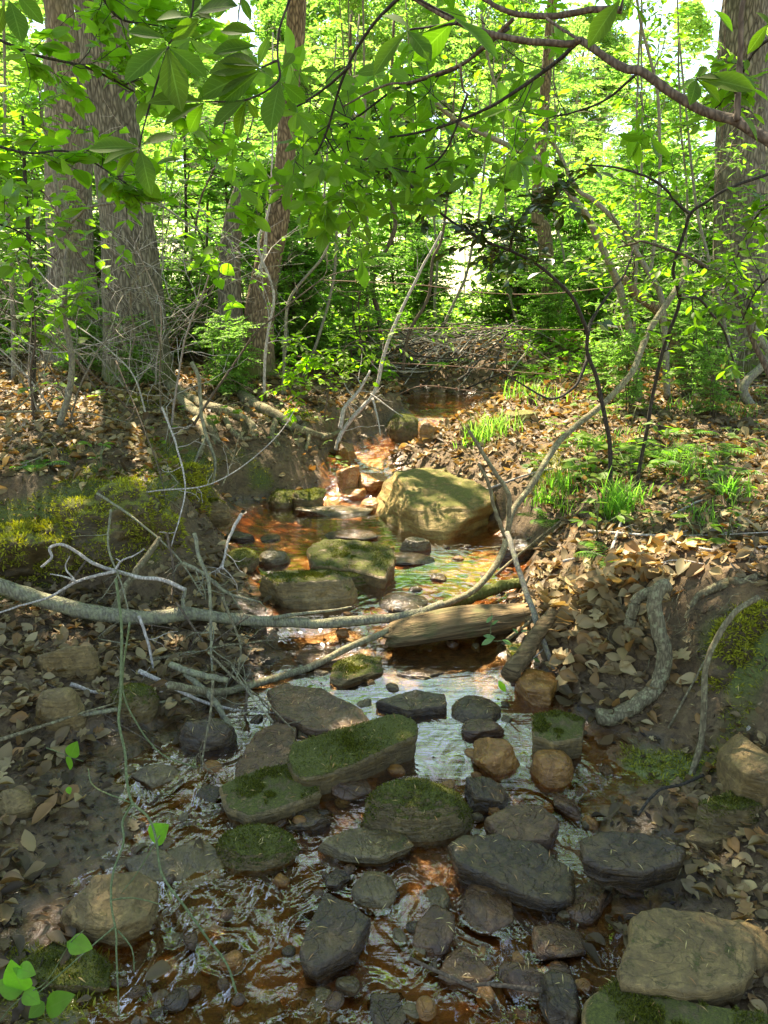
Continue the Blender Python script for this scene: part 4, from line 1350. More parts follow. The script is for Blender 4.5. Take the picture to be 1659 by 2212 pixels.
# far tree wall
FAR = []
for k in range(4):
    t = thing('broadleaf_tree', 'bright green broadleaf tree beyond the pale field', 'tree', (0, 0, 0), group='trees beyond the pale field')
    rng = np.random.RandomState(60 + k)
    P = np.array([(0, 0, -.3), (.1, 0, 2.5), (-.1, .1, 5), (.1, 0, 8)])
    V, F, Q = stick_mesh(P, .25, .08, None, sides=8)
    pool = Pool()
    pool.add(V, F)
    twigs(pool, Q, .06, 14, 3.0, rng, .5, 2, lo=.3)
    link('trunk', pool.mesh('trunk', M['stem_grey']), parent=t)
    lob = rng.normal(size=(26, 3)) * (1.9, 1.6, 2.6) + (0, 0, 5.6)
    lob[:, 2] = np.clip(lob[:, 2], .8, 11.5)
    m = 620
    Pp = (lob[:, None] + nrm(rng.normal(size=(26, m, 3))) * rng.uniform(.3, 1.0, (26, m, 1)) ** .5 * rng.uniform(.6, 1.25, (26, 1, 1))).reshape(-1, 3)
    crown('crown', Pp, t, rng, L=(.16, .34), base=[(.13, .19, .05), (.15, .20, .055), (.12, .18, .05), (.16, .21, .07)][k])
    FAR.append(t)
rf = np.random.RandomState(9)
fs = [(-22, 40), (-17, 36), (-12.5, 41), (-8.5, 37), (-4.5, 42), (-1, 38), (3, 43), (6.5, 38), (10, 44), (13, 37), (16.5, 42), (21, 38),
      (-19.5, 44), (-10.5, 45), (-2.8, 45), (5, 46), (12, 47), (18.5, 47), (-26, 46), (25, 46), (-14, 50), (-6, 52), (1, 51), (8, 53), (15, 51), (22, 52)]
fs = [(x, y) for (x, y) in fs if not (.29 < x / y < .40)]
for i, (x, y) in enumerate(fs):
    z = float(hgt([x], [y], False)[0])
    sc = rf.uniform(.8, 1.15) * (1.0 if y < 48 else 1.2)
    if 6 < x < 17 and y < 48:
        sc *= .72
    if i < 4:
        FAR[i]['label'] = where('broadleaf tree beyond the pale field', x, y, z); FAR[i].location = (x, y, z); FAR[i].scale = (sc,) * 3
    else:
        copy_tree(FAR[i % 4], (x, y, z), rf.uniform(0, 6.28), sc, where('broadleaf tree beyond the pale field', x, y, z))


# ------------------------------------------------------------------ near stems (polylines read off the photograph, given their own depth)
def near_stem(name, label, cat, lines, mat, seed, ntw=0, twl=.3, leafspec=None, group=None, part='stem', lo0=.15):
    """lines: (pts, Y0, Y1, r0, r1). leafspec: (n leaves per twig, len, palette, template, material, droop)"""
    rng = np.random.RandomState(seed)
    Ps = [PL(l[0], l[1], l[2]) for l in lines]
    t = thing(name, label, cat, tuple(Ps[0][0]), group=group)
    tw_all = []
    for i, l in enumerate(lines):
        V, F, Q = stick_mesh(Ps[i], l[3], l[4], None, seed=seed + i)
        pool = Pool()
        pool.add(V, F)
        nt_ = ntw if isinstance(ntw, int) else ntw[i]
        if nt_:
            tw_all += twigs(pool, Q, min(l[4] * .8, .004), nt_, twl, rng, .1, 2 if leafspec else 1, lo=.05 if i else lo0)
        pool.V = [rel(v, t) for v in pool.V]
        link(part if i == 0 else 'branch', pool.mesh('stem', M[mat]), parent=t)
    if leafspec:
        add_leaves(t, tw_all, leafspec, rng)
    return t

LEAFLIB = {}
def leaf_variants(key, T, mat, base, rng):
    if key not in LEAFLIB:
        out = []
        for i in range(8):
            pool = Pool()
            leaves(pool, [[0, 0, 0]], [[0, 1, 0]], [[0, 0, 1]], 1.0, leafcols(1, rng, base, .4, .5), T, rng.uniform(.8, 1.2))
            out.append(pool.mesh('leaf', M[mat]))
        LEAFLIB[key] = out
    return LEAFLIB[key]

def place_leaf(t, me, P, D, Nn, L):
    D = nrm(D)
    S = nrm(np.cross(D, Nn))
    Z = np.cross(S, D)
    Mx = Matrix(((S[0], D[0], Z[0], P[0]), (S[1], D[1], Z[1], P[1]), (S[2], D[2], Z[2], P[2]), (0, 0, 0, 1)))
    o = bpy.data.objects.new('leaf', me)
    COL.objects.link(o)
    o.parent = t
    Mx = Matrix.Translation(-t.location) @ Mx @ Matrix.Diagonal((L, L, L, 1))
    o.matrix_basis = Mx
    return o

def add_leaves(t, tws, spec, rng, cap=300):
    m, L, base, T, mat, whorl = spec
    LP, LD, LN = [], [], []
    for P in tws:
        if whorl:                                       # whorl of leaves at the twig tip
            tip = P[-1]
            ax = nrm(P[-1] - P[-2] + rng.normal(0, .2, 3))
            u = nrm(np.cross(ax, rng.normal(size=3)))
            v = np.cross(ax, u)
            k = rng.randint(m - 2, m + 2)
            a0 = rng.uniform(0, 6.28)
            for q in range(k):
                a = a0 + q * 6.283 / k + rng.normal(0, .2)
                d = math.cos(a) * u + math.sin(a) * v + ax * rng.uniform(.0, .5) - np.array([0, 0, .15])
                LP.append(tip)
                LD.append(d)
                LN.append(ax * .9 + (0, 0, .5) + rng.normal(0, .25, 3))
        else:
            for q in range(m):
                s = (q + .6) / m * (len(P) - 1)
                i = min(int(s), len(P) - 2)
                pt = P[i] + (P[i + 1] - P[i]) * (s - i)
                T_ = nrm(P[i + 1] - P[i])
                side = nrm(np.cross(T_, (0, 0, 1)) + rng.normal(0, .15, 3)) * (1 if q % 2 else -1)
                LP.append(pt)
                LD.append(T_ * .6 + side * .9 - np.array([0, 0, rng.uniform(0, .4)]))
                LN.append(np.array([0, 0, 1.0]) + rng.normal(0, .4, 3))
    LP, LD, LN = np.array(LP), nrm(np.array(LD)), nrm(np.array(LN))
    ok_ = ~(in_gap(LP) & (rng.uniform(0, 1, len(LP)) < .92))
    LP, LD, LN = LP[ok_], LD[ok_], LN[ok_]
    LL = L * rng.uniform(.6, 1.2, len(LP))
    px_, py_, dp = proj(LP)
    vis = (px_ > -60) & (px_ < 1720) & (py_ > -80) & (py_ < 2260)
    size = np.where(vis, LL / dp, 0)
    order = np.argsort(-size)
    big = [i for i in order[:cap] if vis[i]]
    lib = leaf_variants((mat, base, id(T)), T, mat, base, rng)
    for i in big:
        place_leaf(t, lib[rng.randint(8)], LP[i], LD[i], LN[i], LL[i])
    rest = np.array([i for i in range(len(LP)) if i not in set(big)], int)
    if len(rest):
        pool = Pool()
        leaves(pool, rel(LP[rest], t), LD[rest], LN[rest], LL[rest], leafcols(len(rest), rng, base), T_RH)
        link('foliage', pool.mesh('foliage', M[mat], False), parent=t, kind='stuff')

G1 = (.085, .165, .018)
G2 = (.11, .195, .022)
G3 = (.14, .225, .028)
GD = (.022, .045, .012)

# dark glossy-leaved sapling in the middle
near_stem('dark_sapling', 'dark stemmed evergreen sapling arching left with dark glossy leaves over the pool', 'sapling',
    [([(1317, 1090), (1319, 972), (1309, 912), (1289, 817), (1269, 762), (1269, 720), (1259, 690), (1234, 640), (1189, 595), (1149, 565), (1099, 540), (1044, 520), (964, 470), (879, 395), (829, 345), (780, 290)], 3.75, 3.3, .012, .0035),
     ([(1269, 725), (1279, 690), (1319, 630), (1350, 590), (1369, 535)], 3.7, 3.9, .009, .004),
     ([(1269, 765), (1264, 787), (1244, 832), (1194, 862), (1139, 837), (1080, 800)], 3.7, 3.5, .008, .003),
     ([(1100, 540), (1120, 480), (1170, 430), (1220, 400)], 3.35, 3.2, .006, .003)],
    'stem_dark', 101, [28, 1, 0, 13], .20, (6, .06, GD, T_OBO, 'leaf_dark', False), lo0=.55)

near_stem('forked_dark_sapling', 'thin black forked sapling rising from the grass tuft on the right bank', 'sapling',
    [([(1371, 1075), (1379, 1022), (1394, 947), (1409, 862), (1424, 787), (1444, 722), (1469, 650), (1464, 625), (1454, 580), (1479, 500), (1494, 460), (1529, 435), (1579, 405), (1680, 368)], 3.8, 3.3, .010, .006),
     ([(1494, 460), (1474, 450), (1429, 400), (1379, 375), (1329, 362), (1259, 355)], 3.5, 3.2, .007, .003),
     ([(1469, 645), (1509, 645), (1539, 680), (1564, 715), (1590, 800)], 3.6, 3.8, .007, .004)],
    'stem_dark', 102, [6, 5, 3], .25, (4, .06, G2, T_ELL, 'leaf', False))
near_stem('arching_sapling', 'dark arching stem bending right in front of the right tree', 'sapling',
    [([(1680, 840), (1659, 802), (1629, 737), (1604, 665), (1584, 620), (1544, 590), (1499, 560), (1444, 540), (1389, 522), (1369, 527), (1334, 535)], 3.2, 3.5, .014, .004)],
    'stem_brown', 103, [7], .25, (4, .055, G2, T_ELL, 'leaf', False))
near_stem('leaning_grey_stem', 'smooth grey stem arching from lower right to upper middle', 'sapling',
    [([(1380, 885), (1375, 800), (1359, 710), (1339, 625), (1319, 575), (1294, 520), (1264, 460), (1219, 405), (1169, 350), (1099, 315), (994, 265), (940, 220)], 6.2, 5.2, .032, .014),
     ([(1170, 350), (1110, 260), (1060, 150), (1040, 30)], 5.5, 5.3, .014, .008)],
    'stem_grey', 104, [16, 8], .55, (6, .075, G2, T_ELL, 'leaf', False))
near_stem('leaning_grey_stem', 'second arching grey stem, to the right of the first, with small branches', 'sapling',
    [([(1440, 860), (1437, 740), (1429, 645), (1404, 595), (1369, 535), (1329, 475), (1279, 430), (1244, 405), (1204, 325), (1164, 280), (1100, 250)], 6.0, 5.6, .028, .01),
     ([(1404, 595), (1424, 420), (1420, 200), (1384, 50), (1370, -60)], 6.0, 6.0, .014, .009),
     ([(1374, 540), (1374, 360), (1378, 165), (1384, 50)], 6.1, 6.1, .012, .008)],
    'stem_grey', 105, [14, 14, 8], .5, (6, .07, G2, T_ELL, 'leaf', False))
near_stem('twisted_stump', 'short knobbly dead stem leaning left under the arching grey stems', 'sapling',
    [([(1480, 860), (1455, 740), (1420, 670), (1380, 640), (1345, 600)], 6.5, 6.2, .055, .03)], 'bark_brown', 106)
near_stem('crooked_sapling', 'crooked lichen grey sapling in front of the left trees', 'sapling',
    [([(100, 985), (120, 937), (150, 847), (155, 772), (135, 672), (140, 650), (145, 550), (160, 480), (125, 415), (110, 320), (90, 245), (105, 150), (100, 40)], 4.6, 4.2, .022, .006),
     ([(155, 480), (170, 465), (200, 445), (300, 435), (350, 445), (400, 480), (450, 510), (520, 570)], 4.3, 3.9, .008, .003)],
    'stem_grey', 107, [20, 8], .45, (5, .07, G2, T_HEART, 'leaf', False))
near_stem('dark_pole_sapling', 'straight thin dark sapling near the left frame edge', 'sapling',
    [([(74, 900), (70, 750), (65, 575), (55, 400), (50, 250)], 4.8, 4.6, .017, .008)],
    'stem_dark', 108, [14], .4, (5, .07, G2, T_HEART, 'leaf', False))
near_stem('leaning_dead_stem', 'bleached dead stem leaning right over the cascade', 'dead branch',
    [([(725, 972), (740, 932), (780, 882), (810, 847), (829, 767), (864, 675), (919, 565), (954, 500)], 5.7, 6.0, .018, .008),
     ([(735, 925), (745, 880), (775, 845), (800, 800)], 5.7, 5.8, .018, .008),
     ([(805, 860), (815, 900), (822, 940)], 5.75, 5.6, .009, .004),
     ([(800, 850), (840, 880), (870, 900)], 5.75, 5.6, .007, .003)],
    'dead_white', 109, [10, 3, 0, 0], .3)
near_stem('dead_twig', 'thin pale crooked twig hanging in front of the oak roots', 'dead branch',
    [([(415, 782), (430, 822), (435, 897), (450, 952), (465, 997), (460, 1047)], 4.6, 4.4, .012, .007),
     ([(446, 945), (430, 975), (420, 1002)], 4.5, 4.4, .009, .006)], 'lichen_wood', 110, [2, 0], .25)

# thin upright poles through the middle ground
rp = np.random.RandomState(8)
for i, (xb, yb, xt, yt, Yd, r, mt) in enumerate([(570, 850, 585, 420, 6.0, .012, 'dead_white'), (610, 860, 700, 430, 6.4, .014, 'stem_grey'), (640, 850, 745, 380, 7.2, .016, 'stem_grey'),
        (800, 830, 840, 380, 8.0, .03, 'stem_brown'), (815, 820, 790, 300, 8.2, .022, 'stem_grey'), (870, 800, 960, 480, 7.4, .018, 'stem_brown'), (690, 830, 640, 300, 8.4, .02, 'stem_brown'),
        (1375, 900, 1385, 120, 6.8, .014, 'stem_grey'), (1500, 900, 1470, 260, 7.4, .015, 'stem_grey'), (1530, 880, 1560, 300, 6.3, .012, 'stem_brown'), (1110, 840, 1090, 400, 9.5, .018, 'stem_grey'),
        (30, 820, 10, 200, 6.2, .02, 'stem_grey'), (430, 800, 400, 380, 8.6, .02, 'stem_dark'), (745, 820, 755, 380, 9.0, .03, 'stem_brown'), (1610, 900, 1500, 420, 6.0, .016, 'stem_grey'), (930, 780, 1040, 420, 9.0, .02, 'stem_grey'),
        (1640, 900, 1655, 640, 5.6, .035, 'stem_grey'), (1240, 860, 1200, 300, 8.8, .016, 'stem_grey'), (330, 840, 480, 300, 7.8, .014, 'stem_brown'), (980, 800, 900, 340, 10., .02, 'stem_grey')]):
    mid = [(xb * (1 - s) + xt * s + rp.normal(0, 12), yb * (1 - s) + yt * s) for s in (.25, .5, .75)]
    near_stem('thin_tree', where('slender bare stemmed young tree', *at(xb, yb, Yd)), 'young tree',
              [([(xb, yb)] + mid + [(xt, yt), (xt + (xt - xb) * .3, yt - 350)], Yd, Yd + .2, r, r * .4)], mt, 200 + i, [9], .8,
              (6, .075, [G2, G3][i % 2], T_MID, 'leaf_far', False), group='slender young trees standing behind the stream')

# ------------------------------------------------------------------ fallen wood
def fallen(name, label, cat, pts, Y0, Y1, r0, r1, mat, seed, branches=(), ntw=0, twl=.15, sides=10, knots=.2):
    rng = np.random.RandomState(seed)
    P = PL(pts, Y0, Y1)
    t = thing(name, label, cat, tuple(P[0])) if branches or ntw else None
    V, F, Q = stick_mesh(P, r0, r1, None, sides=sides, knots=knots, seed=seed, n=12)
    if t is None:
        me = mesh(name, V - P[0], F, M[mat])
        return link(name, me, loc=tuple(P[0]), label=label, category=cat)
    link('stem', mesh('stem', rel(V, t), F, M[mat]), parent=t)
    for i, b in enumerate(branches):
        V, F, Q2 = stick_mesh(PL(b[0], b[1], b[2]), b[3], b[4], None, sides=7, seed=seed + i + 1)
        link('branch', mesh('branch', rel(V, t), F, M[mat]), parent=t)
    if ntw:
        pool = Pool()
        twigs(pool, Q, min(.003, r1), ntw, twl, rng, .1, 1)
        pool.V = [rel(v, t) for v in pool.V]
        link('twigs', pool.mesh('twigs', M[mat]), parent=t)
    return t

fallen('fallen_log', 'long lichen covered log lying across the whole stream', 'log',
    [(-60, 1248), (0, 1267), (50, 1283), (125, 1307), (200, 1322), (275, 1332), (350, 1330), (425, 1327), (500, 1338), (600, 1343), (700, 1346), (829, 1336), (900, 1326), (960, 1305)], 2.75, 3.15, .034, .018, 'lichen_wood', 120,
    branches=[([(590, 1335), (650, 1325), (720, 1318), (760, 1310)], 3.0, 3.15, .009, .004), ([(400, 1330), (396, 1300), (400, 1272)], 2.9, 2.95, .009, .007)], knots=.25)
fallen('curved_pole', 'long smooth olive pole curving from the left shore up to the right trees', 'dead branch',
    [(366, 1480), (425, 1491), (475, 1494), (525, 1484), (600, 1464), (675, 1439), (750, 1400), (829, 1365), (879, 1340), (949, 1310), (1019, 1277), (1064, 1232), (1089, 1187), (1096, 1147), (1109, 1102), (1149, 1047), (1179, 997), (1209, 952), (1254, 912), (1309, 867), (1359, 812), (1379, 772), (1404, 712), (1444, 650), (1475, 600), (1480, 560)], 2.35, 4.6, .0135, .017, 'olive_wood', 121,
    branches=[([(1098, 1150), (1100, 1110), (1098, 1067), (1074, 1027), (1044, 982), (1014, 932)], 3.2, 3.1, .012, .007),
              ([(1092, 1160), (1069, 1102), (1054, 1042), (1034, 1002)], 3.2, 3.1, .010, .006)])
fallen('slanting_stick', 'straight grey stick slanting down from the pole fork to the right shore', 'dead branch',
    [(1096, 1150), (1109, 1192), (1129, 1257), (1149, 1312), (1174, 1387), (1199, 1450), (1216, 1505)], 3.15, 2.6, .011, .012, 'stem_grey', 122)
fallen('bleached_branch', 'bleached forking dead branch above the fallen log at left', 'dead branch',
    [(402, 1274), (350, 1252), (300, 1247), (250, 1234), (200, 1216), (165, 1192), (135, 1177), (108, 1184), (112, 1205), (90, 1225)], 2.95, 2.85, .009, .005, 'dead_white', 123,
    branches=[([(250, 1234), (210, 1243), (165, 1257), (110, 1288), (40, 1310), (-20, 1330)], 2.87, 2.7, .007, .003),
              ([(165, 1257), (140, 1246), (108, 1240)], 2.8, 2.75, .005, .002), ([(162, 1254), (142, 1227), (150, 1202)], 2.8, 2.8, .004, .002),
              ([(250, 1230), (262, 1212), (290, 1200), (312, 1186)], 2.87, 2.9, .005, .002), ([(262, 1214), (250, 1206)], 2.87, 2.87, .003, .002)])

def wlog():
    """split weathered log lying to the right of the curved pole"""
    a, b = at(836, 1376, 2.98), at(1195, 1318, 3.12)
    L = np.linalg.norm(b - a)
    n, s = 90, 40
    u = np.linspace(0, 1, n)
    ang = np.linspace(0, 2 * math.pi, s, endpoint=False)
    wid = np.interp(u, [0, .04, .15, .5, .85, .97, 1], [.035, .055, .065, .068, .06, .045, .02])
    X = u[:, None] * L + 0 * ang[None]
    q = np.stack([X * 3, np.cos(ang)[None] * 2.2 + 0 * X, np.sin(ang)[None] * 2.2 + 0 * X], -1)
    rr = wid[:, None] * (1 + .22 * fbm(q, 3, 5) + .10 * (1 - np.abs(fbm(q * np.array([.6, 5, 5]), 3, 6)) * 2))
    X = X + .04 * fbm(q * 1.5 + 9, 3, 8) * (np.abs(u[:, None] - .5) * 2) ** 4
    V = np.stack([X, rr * np.cos(ang)[None] * 1.25, rr * np.sin(ang)[None] * .85 + .012 * np.sin(u * 5)[:, None]], -1).reshape(-1, 3)
    i = np.arange(n - 1)[:, None] * s
    j = np.arange(s)[None]
    j2 = (j + 1) % s
    F = np.stack([i + j, i + j2, i + s + j2, i + s + j], -1).reshape(-1, 4)
    V = np.vstack([V, [[0, 0, 0]], [[L, 0, 0]]])
    e = [[n * s, (k + 2) % s, (k + 1) % s, k] for k in range(0, s, 2)] + [[n * s + 1, (n - 1) * s + k, (n - 1) * s + (k + 1) % s, (n - 1) * s + (k + 2) % s] for k in range(0, s, 2)]
    me = mesh('weathered_log', V, np.vstack([F, e]), M['wood'])
    o = link('weathered_log', me, loc=tuple(a), label='thick weathered tan log wedged on the right side of the stream', category='log')
    d = (b - a) / L
    o.rotation_euler = (0, -math.asin(d[2]), math.atan2(d[1], d[0]))
wlog()
fallen('wood_stub', 'short tan wood stub standing against the leaf drift', 'log', [(1105, 1460), (1130, 1420), (1160, 1370), (1195, 1325)], 2.62, 2.85, .035, .028, 'wood', 130, sides=12, knots=.3)
fallen('mossy_log', 'dark mossy log behind the curved pole at the pool outlet', 'log', [(960, 1310), (1020, 1290), (1080, 1268), (1130, 1258)], 3.25, 3.45, .03, .024, 'bark_brown', 131, sides=12, knots=.3)
fallen('thick_root', 'smooth thick root curling down the right bank', 'root', [(1445, 1262), (1424, 1275), (1414, 1305), (1422, 1362), (1434, 1415), (1424, 1469), (1404, 1499), (1369, 1524), (1330, 1546), (1290, 1550)], 2.45, 2.35, .024, .028, 'root', 132, sides=14, knots=.12)
fallen('arching_root', 'shorter root arching beside the thick curled root', 'root', [(1440, 1266), (1410, 1278), (1380, 1290), (1366, 1318), (1362, 1350)], 2.5, 2.5, .018, .02, 'root', 133, sides=10)
fallen('pale_root', 'thick pale root hooked over the rock at right edge', 'root', [(1690, 1540), (1640, 1560), (1614, 1600), (1629, 1650), (1656, 1684), (1700, 1700)], 2.15, 2.05, .018, .018, 'dead_white', 134, sides=10)
fallen('hanging_vine', 'rough grey vine hanging down the soil face at right', 'vine', [(1640, 1290), (1590, 1320), (1554, 1369), (1524, 1444), (1519, 1569), (1504, 1644), (1484, 1694)], 2.1, 2.05, .008, .010, 'root', 135)
fallen('lichen_stick', 'short thick lichen stick pointing right above the left shore', 'dead branch', [(368, 1434), (400, 1448), (440, 1459), (492, 1470)], 2.55, 2.5, .013, .010, 'lichen_wood', 136)
fallen('lichen_stick', 'lichen stick slanting down into the mud at left shore', 'dead branch', [(400, 1455), (430, 1480), (460, 1510), (488, 1555), (508, 1592)], 2.55, 2.35, .011, .010, 'lichen_wood', 137)
fallen('brown_twig', 'brown twig lying across the bottom of the riffle', 'twig', [(884, 2069), (930, 2092), (979, 2114), (1032, 2138)], 1.38, 1.33, .004, .004, 'stem_brown', 138)
fallen('tan_twig', 'tan tipped twig to the right of the brown twig', 'twig', [(1020, 2128), (1060, 2126), (1110, 2132), (1170, 2139)], 1.36, 1.34, .004, .006, 'stem_brown', 139)
fallen('grey_stick', 'crooked grey stick in the shadow above the large tan slab', 'dead branch', [(1650, 1850), (1625, 1866), (1579, 1896), (1550, 1930), (1525, 1965)], 1.75, 1.62, .010, .006, 'stem_brown', 140)
fallen('bank_twig', 'thin dark twig lying on the mud of the right shore', 'twig', [(1520, 1674), (1470, 1695), (1429, 1704), (1400, 1730), (1379, 1762)], 2.0, 1.85, .005, .004, 'stem_dark', 141)
fallen('leaf_litter_stick', 'long thin stick lying on the right bank litter', 'dead branch', [(1372, 1120, 'g'), (1430, 1158, 'g'), (1480, 1178, 'g'), (1560, 1190, 'g'), (1670, 1180, 'g')], 0, 0, .008, .006, 'dead_white', 142)
fallen('grey_root', 'grey root slanting under the bleached branch', 'root', [(345, 1160), (320, 1200), (290, 1240), (262, 1285), (240, 1330)], 3.15, 2.95, .012, .016, 'root', 143)

# tangled sticks on the left shore
rt = np.random.RandomState(55)
tang = [([(420, 1152), (430, 1202), (450, 1252), (455, 1312), (456, 1400), (458, 1450)], 2.9, 2.6, .008), ([(522, 1110), (500, 1150), (490, 1180), (480, 1230)], 3.3, 3.1, .008),
        ([(450, 1409), (500, 1459), (575, 1519), (636, 1580)], 2.6, 2.3, .005), ([(535, 1489), (530, 1540), (526, 1596)], 2.5, 2.4, .006), ([(395, 1216), (440, 1240), (490, 1280), (560, 1300)], 3.0, 3.0, .009),
        ([(300, 1330), (320, 1390), (330, 1450), (325, 1520)], 2.7, 2.6, .006), ([(480, 1290), (500, 1340), (520, 1400), (510, 1470)], 2.8, 2.6, .006), ([(360, 1150), (375, 1230), (372, 1300)], 3.1, 3.0, .006),
        ([(240, 1100), (234, 1180), (262, 1260), (280, 1330)], 3.0, 2.8, .005), ([(350, 880), (380, 960), (400, 1060), (370, 1180)], 3.6, 3.2, .005), ([(480, 1050), (500, 1000), (520, 930)], 3.7, 3.9, .004),
        ([(250, 780), (300, 900), (345, 1020), (365, 1130)], 4.0, 3.5, .004), ([(210, 1065), (290, 1120), (380, 1200), (440, 1290)], 3.3, 3.0, .006), ([(0, 700), (100, 760), (220, 740), (330, 690)], 4.4, 4.6, .004),
        ([(460, 1470), (455, 1540), (440, 1620), (432, 1670)], 2.3, 2.1, .005), ([(330, 1480), (400, 1440), (470, 1380), (540, 1330)], 2.7, 2.9, .005), ([(590, 1560), (540, 1500), (500, 1440)], 2.3, 2.5, .004),
        ([(245, 1075), (340, 1060), (440, 1050), (520, 1010), (600, 940), (640, 880)], 3.4, 3.9, .004), ([(10, 900), (60, 860), (100, 790), (130, 700)], 4.0, 4.3, .005), ([(380, 1300), (470, 1420), (560, 1440)], 2.9, 2.7, .005)]
for i, (pp, a, b, r) in enumerate(tang):
    fallen('dead_twig', 'thin dry twig in the tangle on the left bank', 'twig', pp, a, b, r, r * .5, ['lichen_wood', 'dead_white', 'root', 'stem_brown'][i % 4], 150 + i, ntw=5, twl=.16)['group'] = 'dry twigs tangled on the left bank'

for i in range(34):
    L_ = i % 2 == 0
    px, py = (rt.uniform(0, 520), rt.uniform(700, 1250)) if L_ else (rt.uniform(1120, 1640), rt.uniform(860, 1450))
    if i > 25:
        px, py = rt.uniform(120, 560), rt.uniform(1350, 1620)
        L_ = True
    a_, l_ = rt.uniform(-1.2, 1.2), rt.uniform(50, 150)
    c = ground_hit(px, py)
    dx_ = l_ * .001 * c[1] * .45
    e = np.array([math.cos(a_) * dx_ * 2, math.sin(a_) * dx_ * 2, 0])
    P = np.array([c - e, c + rt.normal(0, .02, 3) + (0, 0, .03), c + e])
    P[0, 2], P[2, 2] = [float(hgt([P[k][0]], [P[k][1]], False)[0]) + rt.uniform(.01, .05) for k in (0, 2)]
    V, F, Q = stick_mesh(P, rt.uniform(.003, .009), .002, None, sides=7, knots=.2, seed=i)
    pool = Pool()
    pool.add(V, F)
    twigs(pool, Q, .002, 3, .12, rt, .1, 1)
    pool.V = [v - P[0] for v in pool.V]
    link('dead_twig', pool.mesh('dead_twig', M[['lichen_wood', 'dead_white', 'stem_brown', 'root'][i % 4]]), loc=tuple(P[0]), category='twig',
         label='thin dead twig lying in the leaf litter of the ' + ('left' if L_ else 'right') + ' bank', group='dead twigs in the leaf litter of the ' + ('left' if L_ else 'right') + ' bank')

# roots of the oak creeping over the bank
def bank_root(pts, r0, r1, lb, seed, arch=0.0):
    P = np.array([ground_hit(a, b, r0 * .3 + (arch if 0 < k < len(pts) - 1 else 0)) for k, (a, b) in enumerate(pts)])
    V, F, Q = stick_mesh(P, r0, r1, None, sides=12, knots=.35, seed=seed, n=10)
    link('tree_root', mesh('tree_root', V - P[0], F, M['root']), loc=tuple(P[0]), label=lb, category='root')
for i, (pp, r0, r1, lb, ar) in enumerate([
    ([(368, 835), (405, 862), (450, 880), (500, 892), (540, 915), (548, 950)], .06, .025, 'thick mossy root running right from the oak foot', 0),
    ([(375, 860), (420, 890), (455, 925), (470, 960)], .055, .03, 'mossy root bulging below the oak foot', 0),
    ([(485, 900), (500, 930), (530, 948), (556, 935)], .022, .013, 'bare root loop over the dark bank hollow', .05),
    ([(520, 855), (560, 878), (600, 898), (640, 925), (700, 945)], .05, .025, 'long mossy root from the double tree to the cascade', .02),
    ([(600, 900), (588, 935), (602, 965)], .028, .016, 'root end dipping into the bank hollow', .03),
    ([(640, 905), (665, 940), (660, 975)], .03, .014, 'knobbly root dropping over the bank above the pool', .03),
    ([(425, 905), (440, 950), (425, 1000)], .024, .012, 'thin root sliding down the bank by the narrow moss mound', .02),
    ([(690, 945), (720, 940), (742, 928)], .03, .02, 'broken tan root stub beside the cascade', .02),
    ([(1400, 1240), (1330, 1262), (1290, 1300), (1270, 1345)], .02, .012, 'root creeping over the lip of the right bank above the leaf drift', .01),
    ([(1640, 1250), (1560, 1262), (1500, 1300), (1480, 1360)], .018, .010, 'thin root across the bare soil face at right', .01)]):
    bank_root(pp, r0, r1, lb, 170 + i, ar)

# fine rootlets hanging out of the bare soil faces
rrt = np.random.RandomState(31)
pool = Pool()
for i in range(260):
    if i % 3:
        c = ground_hit(rrt.uniform(1280, 1640), rrt.uniform(1270, 1420))
    else:
        c = ground_hit(rrt.uniform(430, 700), rrt.uniform(890, 990)) if i % 2 else ground_hit(rrt.uniform(330, 600), rrt.uniform(1400, 1540))
    d = nrm(np.array([rrt.normal(0, .5), -.6, -.6]))
    P = [c - d * .01]
    for q in range(6):
        d = nrm(d + rrt.normal(0, .45, 3) + (0, -.05, -.15))
        P.append(P[-1] + d * rrt.uniform(.012, .035))
    V, F = tube(np.array(P), np.linspace(.0018, .0006, 7), 4, cap=False)
    pool.add(V, F)
link('rootlets', pool.mesh('rootlets', M['root']), kind='stuff')

# pile of bleached brush under the fence
bp = thing('brush_pile', 'tangled pile of bleached dead branches damming the stream upstream', 'brush pile', (1.0, 8.6, .7))
rb = np.random.RandomState(12)
for i in range(150):
    x, y = rb.uniform(820, 1140), rb.uniform(720, 885)
    a = rb.uniform(-1.1, 1.3)
    L = rb.uniform(35, 120)
    P = PL([(x - L * math.cos(a), y - L * math.sin(a) * .6), (x + rb.normal(0, 8), y + rb.normal(0, 8)), (x + L * math.cos(a), y + L * math.sin(a) * .6)], 8.0 + rb.uniform(-.6, 1), 8.3 + rb.uniform(-.6, 1))
    P += rb.normal(0, .05, P.shape)
    P[:, 2] = np.maximum(P[:, 2], hgt(P[:, 0], P[:, 1], False) + rb.uniform(.0, .25, len(P)))
    V, F, Q = stick_mesh(P, rb.uniform(.004, .011), .002, None, sides=6, seed=i)
    link('stick', mesh('stick', rel(V, bp), F, M['dead_white' if i % 3 == 0 else 'stem_grey' if i % 3 == 1 else 'stem_dark']), parent=bp)

